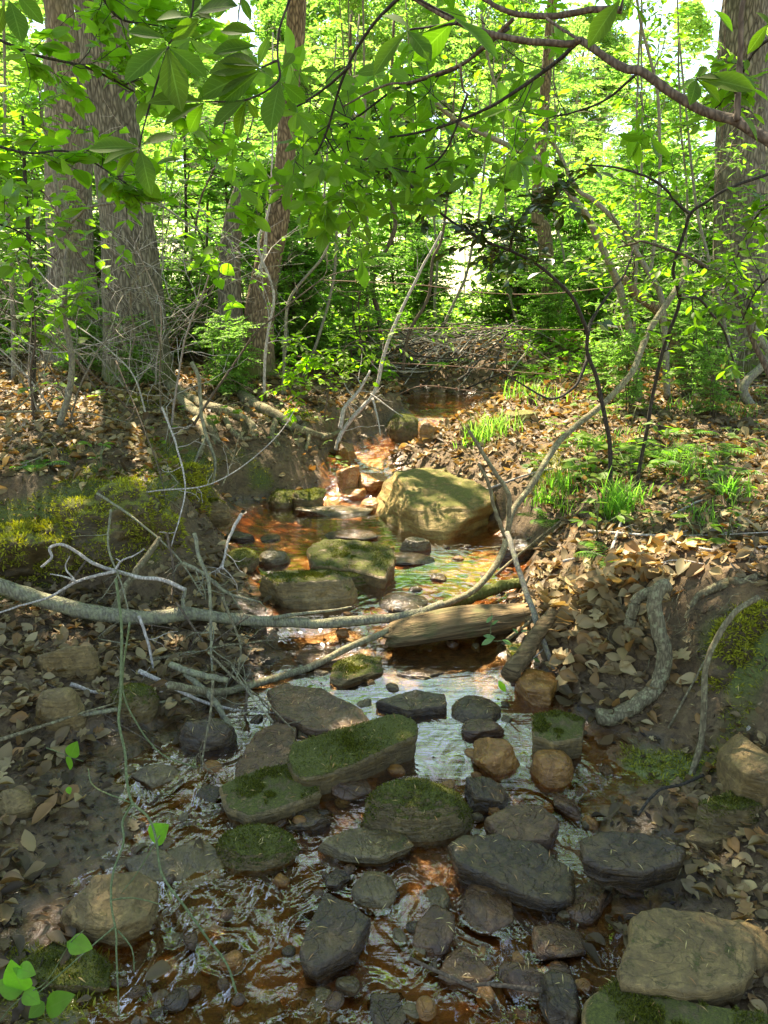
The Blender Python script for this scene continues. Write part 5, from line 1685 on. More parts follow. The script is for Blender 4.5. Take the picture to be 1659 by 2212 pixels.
# barbed wire strands
def wire(label, pts, Y0, Y1, seed):
    P = spline(PL(pts, Y0, Y1), 12)
    t = thing('barbed_wire', label, 'wire', tuple(P[0]), group='strands of the rusty barbed wire fence')
    V, F = tube(P, .0035, 6)
    link('strand', mesh('strand', rel(V, t), F, M['wire']), parent=t)
    rng = np.random.RandomState(seed)
    bm_ = Pool()
    for s in (-1, 1):
        for q in (-.5, .5):
            d = nrm(np.array([q * .6, s * .5, .9 * s * (1 if q > 0 else -1)]))
            V, F = tube(np.array([-d * .018, d * .018]), .0022, 4)
            bm_.add(V, F)
    me = bm_.mesh('barb', M['wire'])
    for i in range(4, len(P), 5):
        b = link('barb', me, parent=t, loc=tuple(P[i] - np.array(t.location)))
        b.rotation_euler = (rng.uniform(0, 6), 0, rng.uniform(-.3, .3))
wire('upper barbed wire strand in front of the green thicket', [(780, 716), (900, 709), (1040, 709), (1255, 712), (1400, 700)], 6.8, 6.8, 1)
wire('sunlit barbed wire strand above the brush pile', [(640, 770), (854, 784), (1009, 793), (1179, 808), (1350, 812)], 6.8, 6.8, 2)
wire('lowest sagging barbed wire strand over the upper stream', [(640, 900), (829, 862), (909, 834), (1000, 842), (1064, 849), (1150, 845), (1300, 820)], 6.8, 6.8, 3)
wire('topmost barbed wire strand at head height of the thicket', [(700, 605), (900, 615), (1040, 632), (1190, 634), (1400, 610)], 6.8, 6.8, 4)

# ------------------------------------------------------------------ overhanging foreground boughs
near_stem('overhanging_bough', 'thick dark bough sweeping across the top right corner', 'branch',
    [([(1720, 335), (1670, 310), (1629, 285), (1589, 260), (1554, 250), (1494, 225), (1429, 185), (1379, 155), (1354, 150), (1319, 130), (1279, 105), (1254, 88), (1229, 95), (1129, 85), (1059, 72), (989, 50), (929, 15), (884, -12), (840, -40)], 1.55, 1.9, .0105, .005),
     ([(1591, 262), (1594, 200), (1599, 100), (1602, 15), (1616, -20)], 1.6, 1.6, .006, .0045),
     ([(1344, 22), (1279, 20), (1229, 30), (1179, 35), (1109, 30), (1049, 0), (1000, -30)], 1.8, 1.9, .0075, .0045),
     ([(1254, 88), (1225, 70), (1180, 40)], 1.75, 1.82, .003, .003),
     ([(1109, 40), (1039, 105), (994, 140), (894, 175), (829, 185), (740, 230)], 1.9, 2.2, .0045, .0022),
     ([(994, 140), (1000, 190), (1012, 205)], 1.95, 2.0, .003, .0018)],
    'stem_brown', 301, 0)
near_stem('leafy_bough', 'leafy bough of whorled bright green leaves above the pool', 'branch',
    [([(1250, 90), (1180, 150), (1060, 230), (930, 280), (800, 300), (700, 290)], 2.3, 2.9, .006, .0025),
     ([(1100, 60), (980, 150), (860, 190), (760, 260), (660, 300)], 2.5, 3.0, .005, .0025),
     ([(1010, 205), (960, 330), (900, 370), (840, 360)], 2.5, 2.8, .004, .002),
     ([(1380, 155), (1300, 220), (1200, 250), (1120, 240)], 2.4, 2.8, .004, .002)],
    'stem_dark', 302, [9, 9, 6, 6], .32, (6, .078, G1, T_OBO, 'leaf', True))
near_stem('leafy_bough', 'leafy bough hanging in front of the double tree at top middle', 'branch',
    [([(900, -40), (800, 60), (740, 170), (700, 300), (640, 400), (600, 440)], 2.3, 2.9, .005, .0025),
     ([(760, 140), (690, 200), (620, 240), (560, 260)], 2.4, 2.8, .004, .002),
     ([(700, 290), (750, 370), (800, 420)], 2.7, 2.9, .003, .002)],
    'stem_dark', 303, [9, 7, 6], .32, (6, .078, G2, T_OBO, 'leaf', True))
near_stem('leafy_bough', 'drooping bough of heart shaped leaves in the top left corner', 'branch',
    [([(-60, 60), (80, 120), (200, 150), (330, 220), (420, 260)], 2.9, 3.3, .006, .0025),
     ([(-60, 300), (60, 330), (160, 330), (280, 400)], 2.8, 3.2, .005, .0025),
     ([(200, -40), (260, 40), (360, 60), (480, 120)], 3.0, 3.3, .005, .0025),
     ([(-60, 470), (40, 500), (120, 560)], 2.9, 3.3, .004, .0025)],
    'stem_dark', 304, [16, 14, 14, 8], .28, (5, .075, G2, T_HEART, 'leaf', False))
near_stem('leafy_bough', 'bough of small bright leaves at the right edge before the tree', 'branch',
    [([(1720, 60), (1640, 100), (1590, 180), (1540, 240)], 2.3, 2.7, .005, .0025),
     ([(1720, 400), (1640, 460), (1590, 560), (1560, 640)], 3.0, 3.4, .005, .0025),
     ([(1720, 560), (1640, 620), (1600, 700)], 2.8, 3.2, .004, .0025)],
    'stem_dark', 305, [8, 12, 8], .22, (5, .06, G2, T_ELL, 'leaf', False))

# individually read foreground leaves (base -> tip) around twigs close to the camera
FGL = {
 'big dark whorled leaves hanging nearest the camera at upper left': (1.45, [
  (362, 102, 265, 160), (362, 104, 385, 222), (364, 102, 447, 155), (358, 84, 280, 58), (370, 90, 422, 42),
  (300, 318, 188, 308), (302, 316, 375, 283), (298, 322, 220, 340), (298, 324, 245, 372), (304, 322, 320, 405), (300, 316, 280, 295),
  (442, 220, 320, 203), (442, 222, 350, 255), (440, 224, 402, 285), (438, 216, 435, 190),
  (565, 145, 472, 115), (563, 148, 450, 140), (560, 152, 420, 197), (560, 155, 470, 222), (610, 150, 635, 108), (555, 70, 475, 55), (558, 100, 455, 100),
  (530, 215, 460, 260), (532, 218, 505, 295), (534, 216, 556, 255), (605, 176, 578, 270), (608, 178, 662, 222),
  (412, 36, 335, 28), (412, 34, 420, -30), (414, 36, 452, 30), (420, 30, 500, -5), (30, -20, 93, 45), (20, 0, 48, 78), (10, 10, -10, 70),
  (520, -10, 540, 36), (505, -10, 460, 34)]),
 'pair of large blurred leaves hanging from the thick bough': (1.35, [
  (1339, 0, 1274, 86), (1358, 0, 1405, 48), (984, 40, 898, 130), (980, 40, 1085, 108), (880, 66, 800, 150), (880, 66, 930, 118), (885, 62, 830, 20),
  (1504, 170, 1465, 192), (1504, 170, 1498, 215), (1504, 168, 1555, 162), (1504, 170, 1632, 178), (1504, 168, 1529, 138), (1504, 172, 1562, 210), (1540, 20, 1590, 60),
  (1660, 50, 1620, 110), (1665, 60, 1640, 20), (1600, 250, 1650, 300)])}
twl_ = {0: [[(640, -40), (605, 60), (600, 120), (600, 176), (530, 216), (442, 220)], [(420, -60), (412, 36), (364, 95)], [(600, 130), (565, 146)], [(364, 100), (320, 240), (300, 318)]],
        1: [[(1340, 22), (1350, -20)], [(884, -12), (980, 38)], [(989, 50), (884, 64)], [(1591, 200), (1560, 175), (1504, 170)]]}
for gi, (lb, (Yd, LS)) in enumerate(FGL.items()):
    rng = np.random.RandomState(400 + gi)
    t = thing('leaf_spray', lb, 'branch', tuple(at(600 if gi == 0 else 1340, 60, Yd)))
    for tw in twl_[gi]:
        V, F, Q = stick_mesh(PL(tw, Yd, Yd), .0022, .0014, None, sides=6)
        link('twig', mesh('twig', rel(V, t), F, M['stem_dark']), parent=t)
    lib = leaf_variants(('fg', gi), T_OBO, 'leaf_near', (.040, .088, .012), rng)
    for (bx, by, tx, ty) in LS:
        a = at(bx, by, Yd)
        b = at(tx, ty, Yd + rng.uniform(-.05, .03))
        L = np.linalg.norm(b - a)
        nn = np.array([rng.normal(0, .3), -.75, .55 + rng.normal(0, .25)])
        place_leaf(t, lib[rng.randint(8)], a, b - a, nn, L * 1.02)

# ------------------------------------------------------------------ green vine with thorns in the near left
def greenbrier():
    t = thing('thorny_vine', 'thin thorny green vine hanging across the near left mud', 'vine', tuple(at(265, 1344, 1.9)))
    lines = [([(250, 1250), (262, 1344), (262, 1434), (260, 1509), (257, 1559), (270, 1624), (275, 1694), (287, 1734), (320, 1764), (337, 1809), (350, 1889), (400, 1959), (450, 2029), (490, 2084), (510, 2144)], 2.1, 1.35, .0042),
             ([(287, 1734), (265, 1774), (267, 1819), (245, 1884), (240, 1944), (250, 2009), (252, 2069), (257, 2194)], 1.75, 1.25, .003),
             ([(280, 1344), (265, 1484), (300, 1569), (350, 1629), (425, 1659)], 2.1, 2.0, .0032),
             ([(240, 1944), (290, 1940), (352, 1955)], 1.5, 1.5, .002), ([(255, 2010), (285, 2050), (290, 2100)], 1.45, 1.4, .002), ([(285, 1735), (205, 1700), (190, 1660)], 1.75, 1.8, .0022),
             ([(250, 2000), (180, 2060), (100, 2130), (60, 2160)], 1.4, 1.25, .002), ([(345, 1805), (300, 1880), (262, 1930)], 1.6, 1.55, .0018)]
    th = Pool()
    V, F = tube(np.array([[0, 0, 0], [.4, 0, 0.05], [1, 0, .2]]), np.array([.25, .15, .02]), 4)
    th.add(V, F)
    tm = th.mesh('thorn', M['green_vine'])
    rng = np.random.RandomState(1)
    for i, (pp, a, b, r) in enumerate(lines):
        V, F, Q = stick_mesh(PL(pp, a, b), r, r * .6, None, sides=8, knots=.1)
        link('stem', mesh('stem', rel(V, t), F, M['green_vine']), parent=t)
        for k in range(4, len(Q), 9):
            o = link('thorn', tm, parent=t, loc=tuple(Q[k] - np.array(t.location)))
            o.scale = (.009, .006, .006)
            o.rotation_euler = (0, rng.uniform(-.6, .6), rng.choice([0, math.pi]) + rng.normal(0, .3))
greenbrier()
def seedling(label, Y, ls, base=(.13, .26, .03), T=T_HEART, stem=None, name='seedling', cat='seedling'):
    rng = np.random.RandomState(len(label))
    t = thing(name, label, cat, tuple(at(ls[0][0], ls[0][1], Y)))
    lib = leaf_variants(('seed', base, id(T)), T, 'leaf', base, rng)
    for (bx, by, tx, ty) in ls:
        a, b = at(bx, by, Y), at(tx, ty, Y - rng.uniform(0, .02))
        place_leaf(t, lib[rng.randint(8)], a, b - a, np.array([rng.normal(0, .3), -.6, .8]), np.linalg.norm(b - a))
    if stem:
        V, F, Q = stick_mesh(PL(stem, Y, Y), .0015, .001, None, sides=6)
        link('stem', mesh('stem', rel(V, t), F, M['green_vine']), parent=t)
    return t
seedling('cluster of bright green leaves in the bottom left corner', 1.22,
         [(50, 2140, -10, 2122), (50, 2140, 20, 2080), (52, 2142, 85, 2168), (100, 2180, 155, 2150), (95, 2165, 60, 2200), (60, 2105, 28, 2092), (145, 2035, 175, 2052), (150, 2035, 198, 2048), (40, 2090, 75, 2105)],
         stem=[(-20, 2230), (40, 2160), (100, 2120), (150, 2040), (180, 2010)])
seedling('pair of pale leaves hanging over the mud at left', 1.9, [(152, 1635, 165, 1603), (152, 1635, 148, 1664), (146, 1700, 152, 1716)], stem=[(100, 1615), (152, 1635), (180, 1645)])
seedling('single green leaf on the hanging vine', 1.68, [(326, 1812, 360, 1784)])
seedling('pale minty leaves sprouting beside the split log', 2.75, [(1065, 1330, 1050, 1345), (1068, 1378, 1040, 1392), (1070, 1378, 1045, 1372), (1085, 1382, 1105, 1392), (1120, 1368, 1108, 1358), (1122, 1402, 1100, 1400), (1124, 1402, 1148, 1396), (1130, 1420, 1112, 1428), (1150, 1422, 1168, 1430), (1062, 1350, 1075, 1340), (1125, 1365, 1140, 1360)],
         base=(.16, .27, .14), T=T_ELL, stem=[(1062, 1325), (1062, 1380), (1090, 1385), (1125, 1400), (1190, 1440)])
seedling('tiny green leaf standing at the water edge', 2.45, [(1092, 1495, 1078, 1472)], T=T_ELL)

# broad leaved plants on the right bank and below the trees
def herb(label, px, py, n, L, spread, base, T, seed, h=.12, group=None):
    rng = np.random.RandomState(seed)
    c = ground_hit(px, py)
    t = thing('leafy_plant', label, 'plant', tuple(c), group=group)
    st = Pool()
    lib = leaf_variants(('herb', base, id(T)), T, 'leaf', base, rng)
    for i in range(n):
        a = rng.uniform(0, 6.28)
        tip = np.array([math.cos(a) * spread * rng.uniform(.1, 1), math.sin(a) * spread * rng.uniform(.1, 1), h * rng.uniform(.4, 1.1)])
        V, F = tube(np.array([[0, 0, 0], tip * (.4, .4, .7), tip]), .0016, 4)
        st.add(V, F)
        for q in range(3):
            b = a + rng.normal(0, 1.2)
            place_leaf(t, lib[rng.randint(8)], c + tip, np.array([math.cos(b), math.sin(b), rng.uniform(-.2, .15)]), np.array([rng.normal(0, .25), rng.normal(0, .25) - .2, 1]), L * rng.uniform(.7, 1.2))
    link('stems', st.mesh('stems', M['green_vine']), parent=t)
    return t
herb('broad leaved plant with bright leaves in the middle of the right bank', 1280, 1010, 9, .11, .22, G3, T_HEART, 1, .16)
herb('low bright green plant below the broad leaved one', 1265, 1040, 7, .09, .18, G3, T_HEART, 2, .1)
herb('upright green seedling at the top of the bank over the pool', 1290, 1170, 7, .06, .1, G2, T_ELL, 3, .18)
herb('small green plant beside the big boulder', 1215, 1110, 6, .05, .1, G2, T_ELL, 4, .1)
herb('sunlit seedling on the brown litter by the upper grass', 1190, 935, 5, .05, .12, G3, T_ELL, 5, .08)
herb('green plant on the litter near the long pale stick', 1500, 1180, 4, .07, .1, G3, T_ELL, 6, .1)
herb('leafy plant at the foot of the right tree', 1500, 900, 8, .06, .25, G3, T_ELL, 7, .3)
herb('heart leaved sprig on the left litter', 210, 880, 3, .06, .08, G3, T_HEART, 8, .14)
herb('heart leaved plant before the oak', 470, 920, 5, .06, .2, G3, T_HEART, 9, .2)
rh = np.random.RandomState(33)
for i in range(70):
    if i < 26 or i >= 44:
        px, py = rh.uniform(1140, 1659), rh.uniform(860, 1180)
    else:
        px, py = rh.uniform(20, 760), rh.uniform(790, 1060)
    herb('small leafy woodland plant scattered on the ' + ('right' if px > 1000 else 'left') + ' bank', px, py, rh.randint(3, 6), rh.uniform(.025, .055), rh.uniform(.06, .16), [G2, G3][i % 2], [T_ELL, T_HEART][i % 3 == 0], 50 + i, rh.uniform(.06, .2), group='small plants on the ' + ('right' if px > 1000 else 'left') + ' bank')
# sunlit spray of small leaves over the left bank at the double tree
near_stem('sunlit_spray', 'bright yellow green spray of leaves left of the cascade', 'branch',
    [([(700, 900), (720, 800), (760, 740), (830, 745)], 5.2, 5.0, .006, .002), ([(720, 800), (680, 760), (640, 770)], 5.1, 5.1, .004, .002), ([(700, 850), (650, 830), (600, 850)], 5.2, 5.1, .004, .002)],
    'stem_brown', 310, [10, 8, 8], .3, (7, .055, (.17, .27, .02), T_ELL, 'leaf', False))

# ------------------------------------------------------------------ ferns and grass
def fern_mesh(rng, n=6, L=.22, base=(.08, .17, .025)):
    pool = Pool()
    for i in range(n):
        a = i * 6.28 / n + rng.normal(0, .3)
        d = np.array([math.cos(a), math.sin(a), 0])
        s = np.linspace(0, 1, 14)
        l = L * rng.uniform(.7, 1.1)
        C = d[None] * (s * l)[:, None] + np.array([0, 0, 1.0])[None] * (l * (.75 * s - .55 * s ** 2))[:, None]
        V, F = tube(C, .0012, 3, cap=False)
        pool.add(V, F, np.array(base), np.zeros((len(V), 2)))
        T_ = nrm(np.gradient(C, axis=0))
        side = nrm(np.cross(d, (0, 0, 1)))
        for sg in (-1, 1):
            k = np.arange(2, 14)
            w = l * .30 * np.sin(np.pi * np.clip(s[k] * .95, 0, 1)) ** .7
            up = np.cross(T_[k], side)
            leaves(pool, C[k], side[None] * sg + T_[k] * .45, np.tile((0, 0, 1), (len(k), 1)) + 0 * up, w + .004, leafcols(len(k), rng, base), T_MID, .55)
    return pool.mesh('fern', M['leaf'], False)
rfn = np.random.RandomState(21)
fm = [fern_mesh(rfn, 5 + i % 3) for i in range(4)]
for i, (px, py, s, lb) in enumerate([(80, 1015, .8, 'small fern on the left bank litter'), (1322, 1215, 1.0, 'fern drooping over the edge of the right bank'), (1400, 985, 1.1, 'fern below the forked black sapling'),
        (1460, 1010, 1.2, 'fern in the middle of the right bank fern patch'), (1530, 985, 1.1, 'fern on the right of the fern patch'), (1570, 1030, .9, 'lowest fern of the right bank patch'), (1180, 1130, .8, 'fern hanging beside the hollow under the right bank'),
        (930, 800, 2.2, 'tall fern beside the brush pile'), (40, 710, 1.5, 'fern at the far left edge of the woods'), (1480, 945, 1.0, 'uppermost fern of the right bank patch'), (1270, 955, .9, 'fern behind the broad leaved plant'), (1150, 800, 1.8, 'fern by the thin vine clad tree')]):
    c = ground_hit(px, py)
    o = link('fern', fm[i % 4], loc=tuple(c), label=lb, category='fern')
    o.scale = (s, s, s)
    o.rotation_euler = (0, 0, rfn.uniform(0, 6))

def grass_mesh(rng, n, L, spread, base, w=.0035):
    P = np.stack([rng.normal(0, spread, n), rng.normal(0, spread, n), 0 * np.zeros(n)], -1)
    a = rng.uniform(0, 6.28, n)
    s = np.linspace(0, 1, 6)
    l = L * rng.uniform(.5, 1.1, n)
    bend = rng.uniform(.3, 1.1, n)
    out = np.stack([np.cos(a), np.sin(a)], -1)
    C = P[:, None, :] + np.concatenate([out[:, None, :] * (l * bend)[:, None, None] * (s ** 1.7)[None, :, None] * .7,
                                        (l[:, None] * (s[None] - .45 * bend[:, None] * s[None] ** 2.2))[..., None]], -1)
    side = np.stack([-np.sin(a), np.cos(a), 0 * a], -1)
    wd = w * (1 - s) ** .6 + .0003
    V = np.stack([C - side[:, None] * wd[None, :, None], C + side[:, None] * wd[None, :, None]], 2).reshape(-1, 3)
    k = np.arange(5) * 2
    F1 = np.stack([k, k + 1, k + 3, k + 2], -1)
    F = (np.arange(n)[:, None, None] * 12 + F1[None]).reshape(-1, 4)
    C_ = np.repeat(leafcols(n, rng, base), 12, axis=0)
    return mesh('grass_tuft', V, F, M['leaf_far'], C_, smooth_=False)
for i, (px, py, n, L, sp, base, lb) in enumerate([
    (1040, 955, 90, .26, .06, (.13, .19, .04), 'sunlit grass tuft left of the upper waterfall bank'), (1085, 935, 80, .24, .07, (.13, .19, .04), 'sunlit grass tuft on top of the right bank by the upper stream'),
    (1010, 965, 40, .12, .06, (.15, .25, .03), 'short grass tuft behind the big boulder'), (1330, 1120, 110, .26, .04, (.10, .18, .03), 'arching grass tuft at the foot of the dark sapling'),
    (1350, 1090, 70, .22, .05, (.10, .18, .03), 'grass tuft around the forked black sapling'), (1200, 1080, 90, .14, .07, (.09, .16, .025), 'fine grass beside the big boulder'),
    (1240, 1050, 80, .15, .08, (.09, .17, .025), 'fine grass below the broad leaved plant'), (1180, 870, 70, .22, .12, (.12, .22, .03), 'grass tuft beyond the fence wire'), (1130, 860, 60, .25, .1, (.12, .22, .03), 'shaded grass tuft by the brush pile'),
    (1570, 1080, 90, .16, .015, (.10, .2, .03), 'thin grass tuft on the right litter')]):
    rng = np.random.RandomState(80 + i)
    link('grass_tuft', grass_mesh(rng, n, L, sp, base), loc=tuple(ground_hit(px, py)), label=lb, category='grass tuft')

rgt = np.random.RandomState(64)
gms = [grass_mesh(rgt, 45, .13, .06, (.085, .145, .028), .0024) for _ in range(3)]
for i in range(16):
    px, py = rgt.uniform(1130, 1620), rgt.uniform(880, 1150)
    o = link('grass_tuft', gms[i % 3], loc=tuple(ground_hit(px, py)), label='small loose grass tuft among the leaves of the right bank', category='grass tuft', group='small grass tufts on the right bank')
    o.rotation_euler = (0, 0, rgt.uniform(0, 6))
    o.scale = (rgt.uniform(.8, 1.3),) * 3

# ground cover behind: green undergrowth (nobody could count it)
rng = np.random.RandomState(91)
n = 80000
X, Y = rng.uniform(-11, 11, n), 7.3 + 12 * rng.uniform(0, 1, n) ** 1.3 
cl = fbm(np.stack([X * .6, Y * .6, 0 * X], -1), 3, 5)
keep = (rng.uniform(-.35, .6, n) < cl + .12 + smooth(7.8, 10, Y) * .5) & ~((X > .1) & (X < 1.3) & (Y < 9.5)) & (np.abs(X) < Y * .62)
X, Y = X[keep], Y[keep]
hh = (.12 + .35 * smooth(8, 12, Y) * (cl[keep] * .5 + .5)) * rng.uniform(0, 1, len(X))
P = np.stack([X, Y, hgt(X, Y, False) + hh], -1)
pool = Pool()
leaves(pool, P, rng.normal(size=P.shape) * (1, 1, .4), rng.normal(0, .5, P.shape) + (0, 0, 1), rng.uniform(.05, .11, len(P)), leafcols(len(P), rng, G3), T_RH)
link('undergrowth', pool.mesh('undergrowth', M['leaf_far'], False), kind='stuff')

# ------------------------------------------------------------------ dead leaves
rng = np.random.RandomState(15)
DCOL = np.array([(.31, .22, .095), (.21, .14, .055), (.135, .08, .03), (.40, .30, .14), (.08, .05, .02), (.25, .185, .09), (.26, .145, .05), (.17, .115, .05)])
def litter_points(n, box, dens):
    px_, py_ = rng.uniform(box[0], box[2], n), rng.uniform(box[1], box[3], n)
    return px_, py_
def slope_normal(x, y):
    e = .03
    zx = (hgt(x + e, y, False) - hgt(x - e, y, False)) / (2 * e)
    zy = (hgt(x, y + e, False) - hgt(x, y - e, False)) / (2 * e)
    return nrm(np.stack([-zx, -zy, np.ones_like(zx)], -1))
n = 66000
Y = .7 + (rng.uniform(0, 1, n) ** 1.1) * 9
X = rng.uniform(-1, 1, n) * (.75 + .6 * Y)
Z = hgt(X, Y)
px_, py_, dp = proj(np.stack([X, Y, Z], -1))
above = Z - wlev(Y)
cl = fbm(np.stack([X * 2.2, Y * 2.2, 0 * X], -1), 3, 55)
mossat = np.zeros(n)
for (a, b, c, d) in [(220, 1110, 150, 90), (50, 1190, 80, 90), (1610, 1400, 80, 110), (560, 1020, 140, 50), (1420, 1660, 90, 30)]:
    mossat = np.maximum(mossat, np.exp(-(((px_ - a) / c) ** 2 + ((py_ - b) / d) ** 2)))
nzs = slope_normal(X, Y)[:, 2]
p = smooth(.008, .05, above) * (.75 + .5 * cl) * (1 - .92 * mossat) * smooth(.55, .8, nzs)
p = np.where((Y < 2.3) & (X > .5), p * .75, p)
keep = (rng.uniform(0, 1, n) < p) & (px_ > -80) & (px_ < 1740) & (py_ < 2280)
keep |= (rng.uniform(0, 1, n) < .06) & (above > -.005) & (px_ > 0) & (px_ < 1659) & (py_ < 2212)
X, Y, Z, px_, py_, dp = X[keep], Y[keep], Z[keep], px_[keep], py_[keep], dp[keep]
# extra drift of big leaves on the right bank
dx, dy = rng.normal(.86, .11, 420), rng.normal(2.78, .14, 420)
X, Y = np.r_[X, dx], np.r_[Y, dy]
Z = np.r_[Z, hgt(dx, dy) + rng.uniform(0, .03, 420)]
px_, py_, dp = proj(np.stack([X, Y, Z], -1))
m = len(X)
isd = np.arange(m) >= m - 420
LL = rng.uniform(.025, .072, m)
LL = np.where((X > .5) & (Y < 2.3), LL * .8, LL)
LL = np.where(isd, rng.uniform(.05, .095, m), LL)
LL = np.where(Y > 5.5, LL * 1.25, LL)
Dd = rng.normal(size=(m, 3)) * (1, 1, .18)
Nn = slope_normal(X, Y) + rng.normal(0, .22, (m, 3))
P = np.stack([X, Y, Z + rng.uniform(.002, .016, m)], -1)
ci = rng.randint(0, len(DCOL), m)
ci = np.where(isd, rng.choice([0, 3, 1, 6], m), ci)
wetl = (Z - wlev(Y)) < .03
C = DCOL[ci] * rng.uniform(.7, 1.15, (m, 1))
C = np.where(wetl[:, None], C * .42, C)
score = LL / dp * ((px_ > 5) & (px_ < 1655) & (py_ > 600) & (py_ < 2205)) * np.where(wetl, .55, 1)
top = np.argsort(-score)[:300]
istop = np.zeros(m, bool)
istop[top] = True
kind = rng.randint(0, 6, m)
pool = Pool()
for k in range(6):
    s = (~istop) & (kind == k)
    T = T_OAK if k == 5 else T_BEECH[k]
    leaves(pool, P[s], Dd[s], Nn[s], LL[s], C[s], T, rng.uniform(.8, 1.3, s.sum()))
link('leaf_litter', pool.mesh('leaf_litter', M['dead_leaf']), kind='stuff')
DL = {}
names = ['tan', 'brown', 'dark brown', 'pale tan', 'dark', 'grey tan', 'orange brown', 'dull brown']
for i in top:
    k = (kind[i], ci[i], bool(wetl[i]))
    if k not in DL:
        pl = Pool()
        leaves(pl, [[0, 0, 0]], [[0, 1, 0]], [[0, 0, 1]], 1.0, (DCOL[ci[i]] * (.4 if wetl[i] else 1))[None], T_OAK if kind[i] == 5 else T_BEECH[kind[i]], 1.1)
        DL[k] = pl.mesh('fallen_leaf', M['dead_leaf'])
    D, Nz = nrm(Dd[i]), nrm(Nn[i])
    S = nrm(np.cross(D, Nz))
    Zx = np.cross(S, D)
    o = bpy.data.objects.new('fallen_leaf', DL[k])
    COL.objects.link(o)
    l = LL[i]
    o.matrix_basis = Matrix(((S[0], D[0], Zx[0], P[i][0]), (S[1], D[1], Zx[1], P[i][1]), (S[2], D[2], Zx[2], P[i][2]), (0, 0, 0, 1))) @ Matrix.Diagonal((l, l, l, 1))
    side = 'in the drift beside the thick root' if isd[i] else ('on the left bank' if X[i] < 0 else 'on the right bank')
    o['label'] = ('wet ' if wetl[i] else 'dry curled ') + names[ci[i]] + ' leaf lying ' + side
    o['category'] = 'dead leaf'
    o['group'] = 'larger dead leaves lying near the stream'

# pine needles sprinkled on rocks and mud
n = 9000
X, Y = rng.uniform(-1.3, 1.2, n), rng.uniform(1.1, 3.6, n)
dg = bpy.context.evaluated_depsgraph_get()
dg.update()
Pn, Dn, Nn_ = [], [], []
scn = bpy.context.scene
skip = ('stream_water',)
for i in range(2600):
    hit, loc, nor, idx, ob, _ = scn.ray_cast(dg, Vector((X[i], Y[i], 1.0)), Vector((0, 0, -1)))
    if not hit:
        continue
    if ob.name.startswith(('rock', 'boulder', 'ground')) and nor.z > .55 and loc.z > wlev(Y[i]) + .004:
        if ob.name.startswith('ground') and i % 3:
            continue
        Pn.append(np.array(loc) + (0, 0, .0025))
        d = rng.normal(size=3)
        nn = np.array(nor)
        d = d - nn * (d @ nn) + nn * .05
        Dn.append(d)
        Nn_.append(nn)
pool = Pool()
Cn = np.array([(.42, .27, .10), (.34, .17, .06), (.50, .38, .15)])[rng.randint(0, 3, len(Pn))]
leaves(pool, np.array(Pn), np.array(Dn), np.array(Nn_), rng.uniform(.012, .030, len(Pn)), Cn, T_RH, .18)
link('pine_needles', pool.mesh('pine_needles', M['needle'], False), kind='stuff')

# crumbs of bark, twig bits and leaf scraps over soil and mud
n = 70000
Y = .8 + rng.uniform(0, 1, n) ** 1.2 * 6.5
X = rng.uniform(-1, 1, n) * (1.1 + Y * .52)
Z = hgt(X, Y)
ab = Z - wlev(Y)
kp = (ab > .004) & (rng.uniform(0, 1, n) < .55 + .45 * smooth(.02, .08, ab))
X, Y, Z, ab = X[kp], Y[kp], Z[kp], ab[kp]
n = len(X)
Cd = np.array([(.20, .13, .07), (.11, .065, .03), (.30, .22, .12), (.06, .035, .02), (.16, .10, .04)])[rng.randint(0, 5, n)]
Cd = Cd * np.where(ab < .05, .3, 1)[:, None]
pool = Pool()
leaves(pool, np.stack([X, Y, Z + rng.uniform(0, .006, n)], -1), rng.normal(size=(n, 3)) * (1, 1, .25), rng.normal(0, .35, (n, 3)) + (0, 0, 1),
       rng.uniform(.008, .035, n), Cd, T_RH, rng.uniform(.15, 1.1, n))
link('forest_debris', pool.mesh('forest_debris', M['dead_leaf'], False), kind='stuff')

# moss: short blades over the mossy ground and the mossy rocks
w = np.where(GROUND_MOSS > .25)[0]
gv = GROUND_V[w]
px_, py_, _ = proj(gv)
w = w[(px_ > -50) & (px_ < 1720) & (py_ < 2260)]
pick = rng.choice(w, min(42000, len(w) * 4))
P = GROUND_V[pick] + rng.uniform(-.009, .009, (len(pick), 3)) * (1, 1, .3)
pool = Pool()
Cm = np.array([(.18, .18, .025)]) * rng.uniform(.4, 1.7, (len(P), 1)) + rng.uniform(0, .08, (len(P), 1)) * np.array([[1, .8, .1]])
leaves(pool, P, rng.normal(size=P.shape) * (1, 1, .4) + (0, 0, .7), rng.normal(size=P.shape), rng.uniform(.010, .024, len(P)), Cm, T_RH, .5)
link('moss', pool.mesh('moss', M['moss_blade'], False), kind='stuff')

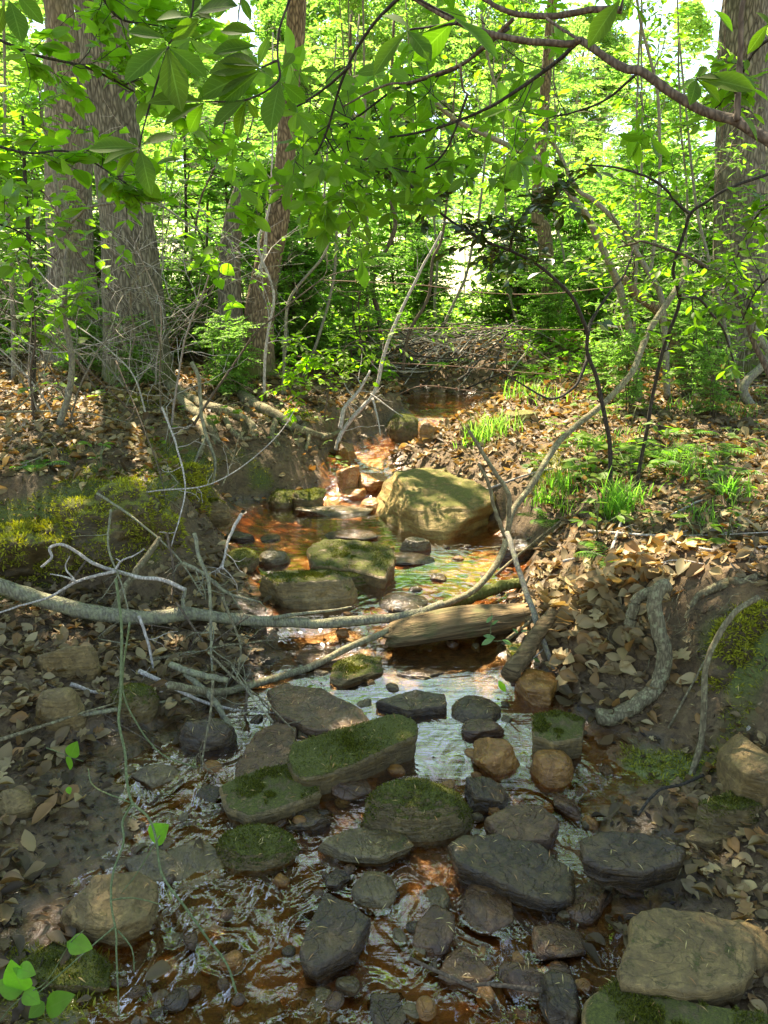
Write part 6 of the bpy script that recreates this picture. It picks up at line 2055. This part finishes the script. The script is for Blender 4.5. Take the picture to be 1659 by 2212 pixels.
for o in bpy.data.objects:
    if o.name.split('.')[0] in ('boulder', 'rock', 'moss_mound') and o.type == 'MESH' and o.data.materials and o.data.materials[0].name in ('mossy_rock', 'part_mossy_rock', 'moss_mound'):
        me = o.data
        V = np.empty(len(me.vertices) * 3, np.float32)
        me.vertices.foreach_get('co', V)
        V = V.reshape(-1, 3)
        Nv = np.empty(len(me.vertices) * 3, np.float32)
        me.vertices.foreach_get('normal', Nv)
        Nv = Nv.reshape(-1, 3)
        mound = me.materials[0].name == 'moss_mound'
        full = me.materials[0].name == 'mossy_rock'
        mk = (Nv[:, 2] > (-.5 if mound else .3 if full else .5)) & (fbm(V * 14 + 3, 3, 7) > (-.22 if mound else -.6 if full else .0))
        idx = np.where(mk)[0]
        if len(idx) < 30:
            continue
        size = o.dimensions.x
        cnt = 9000 if mound else int(min(5500, max(900, size * 15000)))
        pk = rng.choice(idx, cnt)
        P = V[pk] + rng.uniform(-.5, .5, (cnt, 3)) * (size / 60)
        pool = Pool()
        Cm = np.array([(.26, .25, .03) if mound else (.085, .09, .012)]) * rng.uniform(.4, 1.8, (cnt, 1))
        leaves(pool, P - Nv[pk] * .003, Nv[pk] + rng.normal(0, .8, (cnt, 3)), rng.normal(size=(cnt, 3)), rng.uniform(.005, .012, cnt) * (2.2 if mound else 1), Cm, T_RH, .55)
        link('moss', pool.mesh('moss', M['moss_blade'], False), parent=o, kind='stuff')

# labels shared by a few look-alikes get their place in the row
share = {}
for o in bpy.data.objects:
    if o.parent is None and 'label' in o and o.get('group') in ('leafy saplings in the woods behind the stream', 'leafless twiggy shrubs in the undergrowth',
            'trees beyond the pale field', 'low shrubs around the upper stream', 'slender young trees standing behind the stream'):
        share.setdefault(o['label'], []).append(o)
num = ['', '', 'two', 'three', 'four', 'five', 'six', 'seven', 'eight']
orr = ['leftmost', 'second', 'third', 'fourth', 'fifth', 'sixth', 'seventh']
for lb, ob in share.items():
    if len(ob) > 1:
        ob.sort(key=lambda o: proj(np.array([o.location]))[0][0])
        for i, o in enumerate(ob):
            w = 'rightmost' if i == len(ob) - 1 else orr[min(i, 6)]
            o['label'] = ' '.join((lb + ', ' + w + ' of ' + num[min(len(ob), 8)]).replace('in the sunlit woods ', '').split()[:16])
